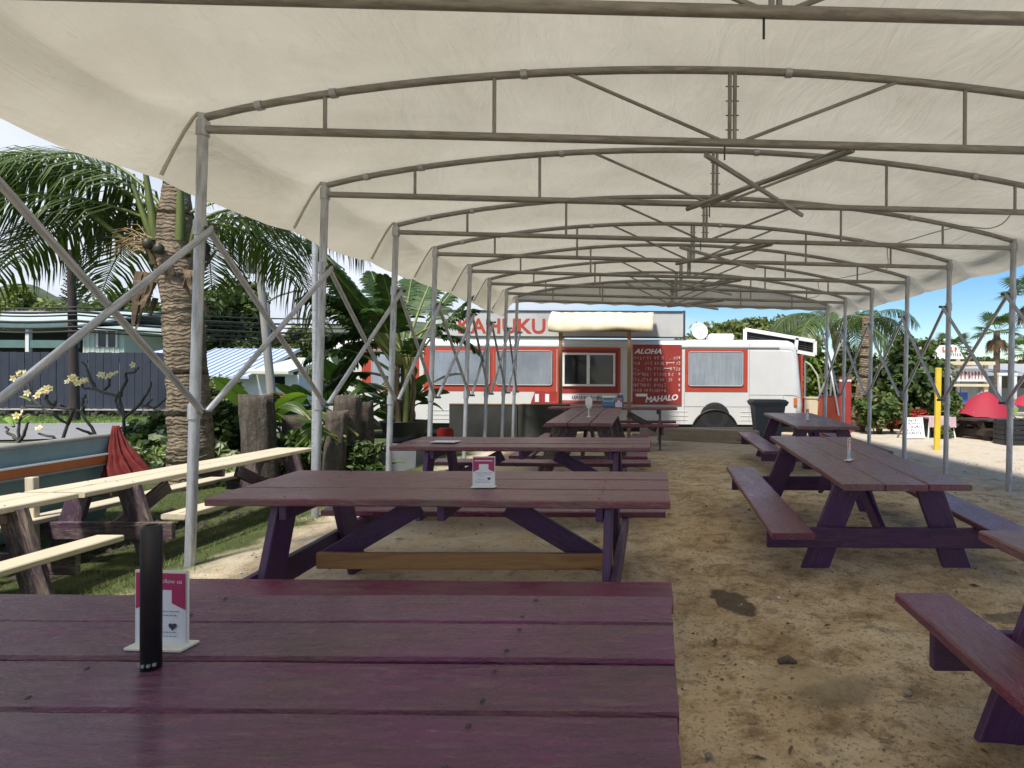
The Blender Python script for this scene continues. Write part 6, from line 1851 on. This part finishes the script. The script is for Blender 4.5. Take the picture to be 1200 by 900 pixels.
# upper white sign on its own legs
us = empty('white_shop_sign', (sx_(1128), SD + 1.2, gz(sx_(1128), SD)), 'white pitched shop sign with red lettering above the stall', 'sign')
q0 = Vector(us.location)
for px in (1114, 1146): sb('leg', sx_(px) - .05, sx_(px) + .05, SD + 1.2, SD + 1.3, -.03, sz_(412), M_TRIM, us)
mb = MB(); mb.prism([(sx_(1108) - q0.x, sz_(419) - q0.z), (sx_(1152) - q0.x, sz_(419) - q0.z), (sx_(1142) - q0.x, sz_(402) - q0.z), (sx_(1122) - q0.x, sz_(402) - q0.z)], 1, -.06, 0); us_p = mb.build('panel', M_TRIM, us)
marks(us_p, sx_(1123), sx_(1143), sz_(407), .16, SD + 1.12, M_RED, 15); marks(us_p, sx_(1128), sx_(1147), sz_(413.5), .09, SD + 1.12, M_INK, 16, .03, .07)
# pinkish board, behind
pk = empty('pink_board', (sx_(1106), SD + 2.4, gz(sx_(1106), SD)), 'pink and white painted board behind the yellow post', 'sign'); q0 = Vector(pk.location)
mb = MB(); mb.prism([(sx_(1098) - q0.x, sz_(428) - q0.z), (sx_(1122) - q0.x, sz_(428) - q0.z), (sx_(1118) - q0.x, sz_(400) - q0.z), (sx_(1111) - q0.x, sz_(396) - q0.z), (sx_(1098) - q0.x, sz_(397) - q0.z)], 1, -.05, 0)
mb.build('panel', mat_plain('pink_blotched', (.62, .25, .22), .7, 0, .1, 7, c2=(.66, .60, .56)), pk)
for px in (1101, 1116): sb('leg', sx_(px) - .05, sx_(px) + .05, SD + 2.4, SD + 2.5, -.03, sz_(420), M_TRIM, pk)
# grey house
HD = 27.0
gh = empty('grey_house', (hx(1180), HD + 3, 0), 'grey house with shallow metal roof beyond the stall', 'house'); q0 = Vector(gh.location)
M_GWALL = mat_plain('grey_wall', (.20, .215, .22), .8, 0, .1, 2)
M_GROOF = mat_plain('grey_metal_roof', (.42, .43, .43), .5, 0, .08, 2)
hb('wall', hx(1146), hx(1275), HD, HD + 6, -.05, hzz(430), M_GWALL)
roof_plane('roof', hx(1140), hx(1290), HD - 1.0, hzz(432), HD + 4, hzz(417), M_GROOF)
for a, c2 in ((1172, 1184), (1192, 1206)): hb('window', hx(a), hx(c2), HD - .05, HD + .02, hzz(449), hzz(436), M_DGLASS)
for px in (1148, 1165): hb('carport_post', hx(px) - .06, hx(px) + .06, HD - 1.6, HD - 1.5, -.05, hzz(433), M_TRIM)
hb('carport_beam', hx(1146), hx(1167), HD - 1.62, HD - 1.5, hzz(435), hzz(432), M_TRIM)
# outdoor tables under the parasols
M_DKWOOD = mat_plain('dark_stained_wood', (.05, .035, .028), .6, 0, .2, 6)
for i, (px, D, lb) in enumerate(((1160, 13.8, 'dark wooden picnic set below the tilted red parasol'), (1195, 13.2, 'dark wooden picnic set at the driveway bend'))):
    t = picnic_table(lb, 'dark picnic sets at the neighbouring stall', tuple(gp(px, D)), 20 - 30 * i, 1.5, gz(9, D) + .46, 0, 3, .2, .01, M_DKWOOD, M_DKWOOD, M_DKWOOD, .22, .55, .28, inset=.22, leg_top=.2, leg_foot=.42)
bk = gp(1188, 12.4); db = empty('dark_box', bk, 'black slatted crate at the driveway bend', 'crate')
for k in range(5): board('slat', (-.3, -.22, .06 + k * .1), (.3, -.22, .06 + k * .1), .02, .08, M_BLACK, db)
for k in range(5): board('slat', (-.3, .22, .06 + k * .1), (.3, .22, .06 + k * .1), .02, .08, M_BLACK, db)
for sx in (-1, 1):
    for sy in (-1, 1): board('corner_post', (sx * .27, sy * .195, -.02), (sx * .27, sy * .195, .52), .04, .03, M_BLACK, db, up=(0, 1, 0))
    for k in range(5): board('slat', (sx * .305, -.2, .06 + k * .1), (sx * .305, .2, .06 + k * .1), .015, .08, M_BLACK, db)
clump('yellow flowering clump beside the far parasol', 1187, 15.2, 9, .6, .16, .3, 95, M_LIME)
# ------------------------------------------------------------------ clutter behind the tent end
RB = 14.0; rb0 = gp(971, RB)
rbn = empty('orange_red_cabinet', rb0, 'orange red tapered cabinet holding upright metal tubes', 'cabinet')
hw = 11 * RB / F; zt_ = U(971, 465, RB).z - rb0.z
mb = MB(); tapbox(mb, hw * 1.05, .22, -.03, hw * .85, .2, zt_); mb.build('body', mat_plain('orange_red_paint', (.72, .10, .025), .5, 0, .06, 4), rbn)
mb = MB(); mb.box((0, 0, zt_ + .015), (hw * 1.8, .44, .03)); mb.build('rim', M_DRED, rbn)
for i, (x0, y0, x1, y1, lb) in enumerate(((983, 487, 966, 392, 'long pale pole leaning on the orange red cabinet'), (958, 470, 985, 402, 'steel tube leaning right above the cabinet'), (972, 486, 975, 430, 'short steel tube standing in the cabinet'))):
    A, Bq = U(x0, y0, 13.75 if i == 0 else RB), U(x1, y1, 13.9)
    tag(rod('leaning_tube', A, Bq, .022, M_WHITEP if i == 0 else M_STEEL), lb, 'pole', 'tubes stacked behind the tent end')
rw = gp(990, 15.0); rbd = empty('red_board', rw, 'dark red upright board beside the ringed palm trunk', 'board')
mb = MB(); mb.box((0, 0, (U(987, 443, 14.9).z - rw.z) / 2), (.30, .04, U(987, 443, 14.9).z - rw.z + .06)); mb.build('panel', M_DRED, rbd)
mb = MB(); mb.box((0, -.022, U(987, 446, 14.9).z - rw.z), (.30, .02, .05)); mb.build('cap_rail', M_TRIM, rbd)
bw0 = gp(953, 16.2); mb = MB(); h_ = U(953, 466, 16.2).z - bw0.z
bx_ = empty('beige_box', bw0, 'beige low box behind the bus rear corner', 'box')
mb.box((0, 0, h_ / 2 - .02), (.62, .5, h_ + .0)); mb.build('body', M_CREAM, bx_)
mb = MB(); mb.box((0, 0, h_ + .0), (.66, .54, .035)); mb.build('lid', M_CREAM, bx_)
# curved pale stems behind the bus
for i, (pts, lb) in enumerate((([(962, 465), (958, 440), (950, 428), (944, 424)], 'pale curved hose stem nearest the bus rear'), ([(966, 462), (962, 435), (954, 420)], 'pale curved hose stem beside the cabinet'))):
    mb = MB(); mb.tube([U(x, y, 16.6) for x, y in [(pts[0][0], 520)] + pts], .03, 6); tag(mb.build('curved_hose', mat_plain('pale_hose', (.55, .58, .42), .6) if i == 0 else M_RACHIS, None, fix=False), lb, 'hose')
# small litter on the dirt
bt = U(912, 762, 2.75)
mb = MB(); mb.tube([(0, 0, .012), (.05, .01, .02), (.085, -.01, .012)], [.012, .018, .006], 6); mb.tube([(.02, .02, .01), (.06, .04, .016)], [.006, .003], 5)
tag(mb.build('twig', M_BARK, None, (bt.x, bt.y, gz(bt.x, bt.y))), 'short dark twig on the pale patch of dirt', 'twig')
for i, (px, py, D, s, lb) in enumerate(((1066, 813, 2.45, .016, 'whitish pebble between the two tone bench and the tabletop'), (833, 888, 2.05, .013, 'whitish pebble by the cracked purple tabletop corner'), (914, 701, 3.55, .010, 'small white pebble near the damp spot'))):
    b0 = U(px, py, D); bmx = bmesh.new(); bmesh.ops.create_icosphere(bmx, subdivisions=2, radius=s)
    for q in bmx.verts: q.co = Vector((q.co.x * 1.2, q.co.y, q.co.z * .7)) * (1 + .2 * noise.noise(q.co * 90))
    me = bpy.data.meshes.new('pebble'); bmx.to_mesh(me); bmx.free(); me.materials.append(M_PAPER if i == 2 else M_PEB)
    D2 = F * (CAMZ - .03) / (py - 448); x2 = (px - CX) / F * D2
    o = bpy.data.objects.new('pebble', me); o.location = (x2, D2, gz(x2, D2) + s * .55); link(o); tag(o, lb, 'pebble', 'single pebbles on the dirt')
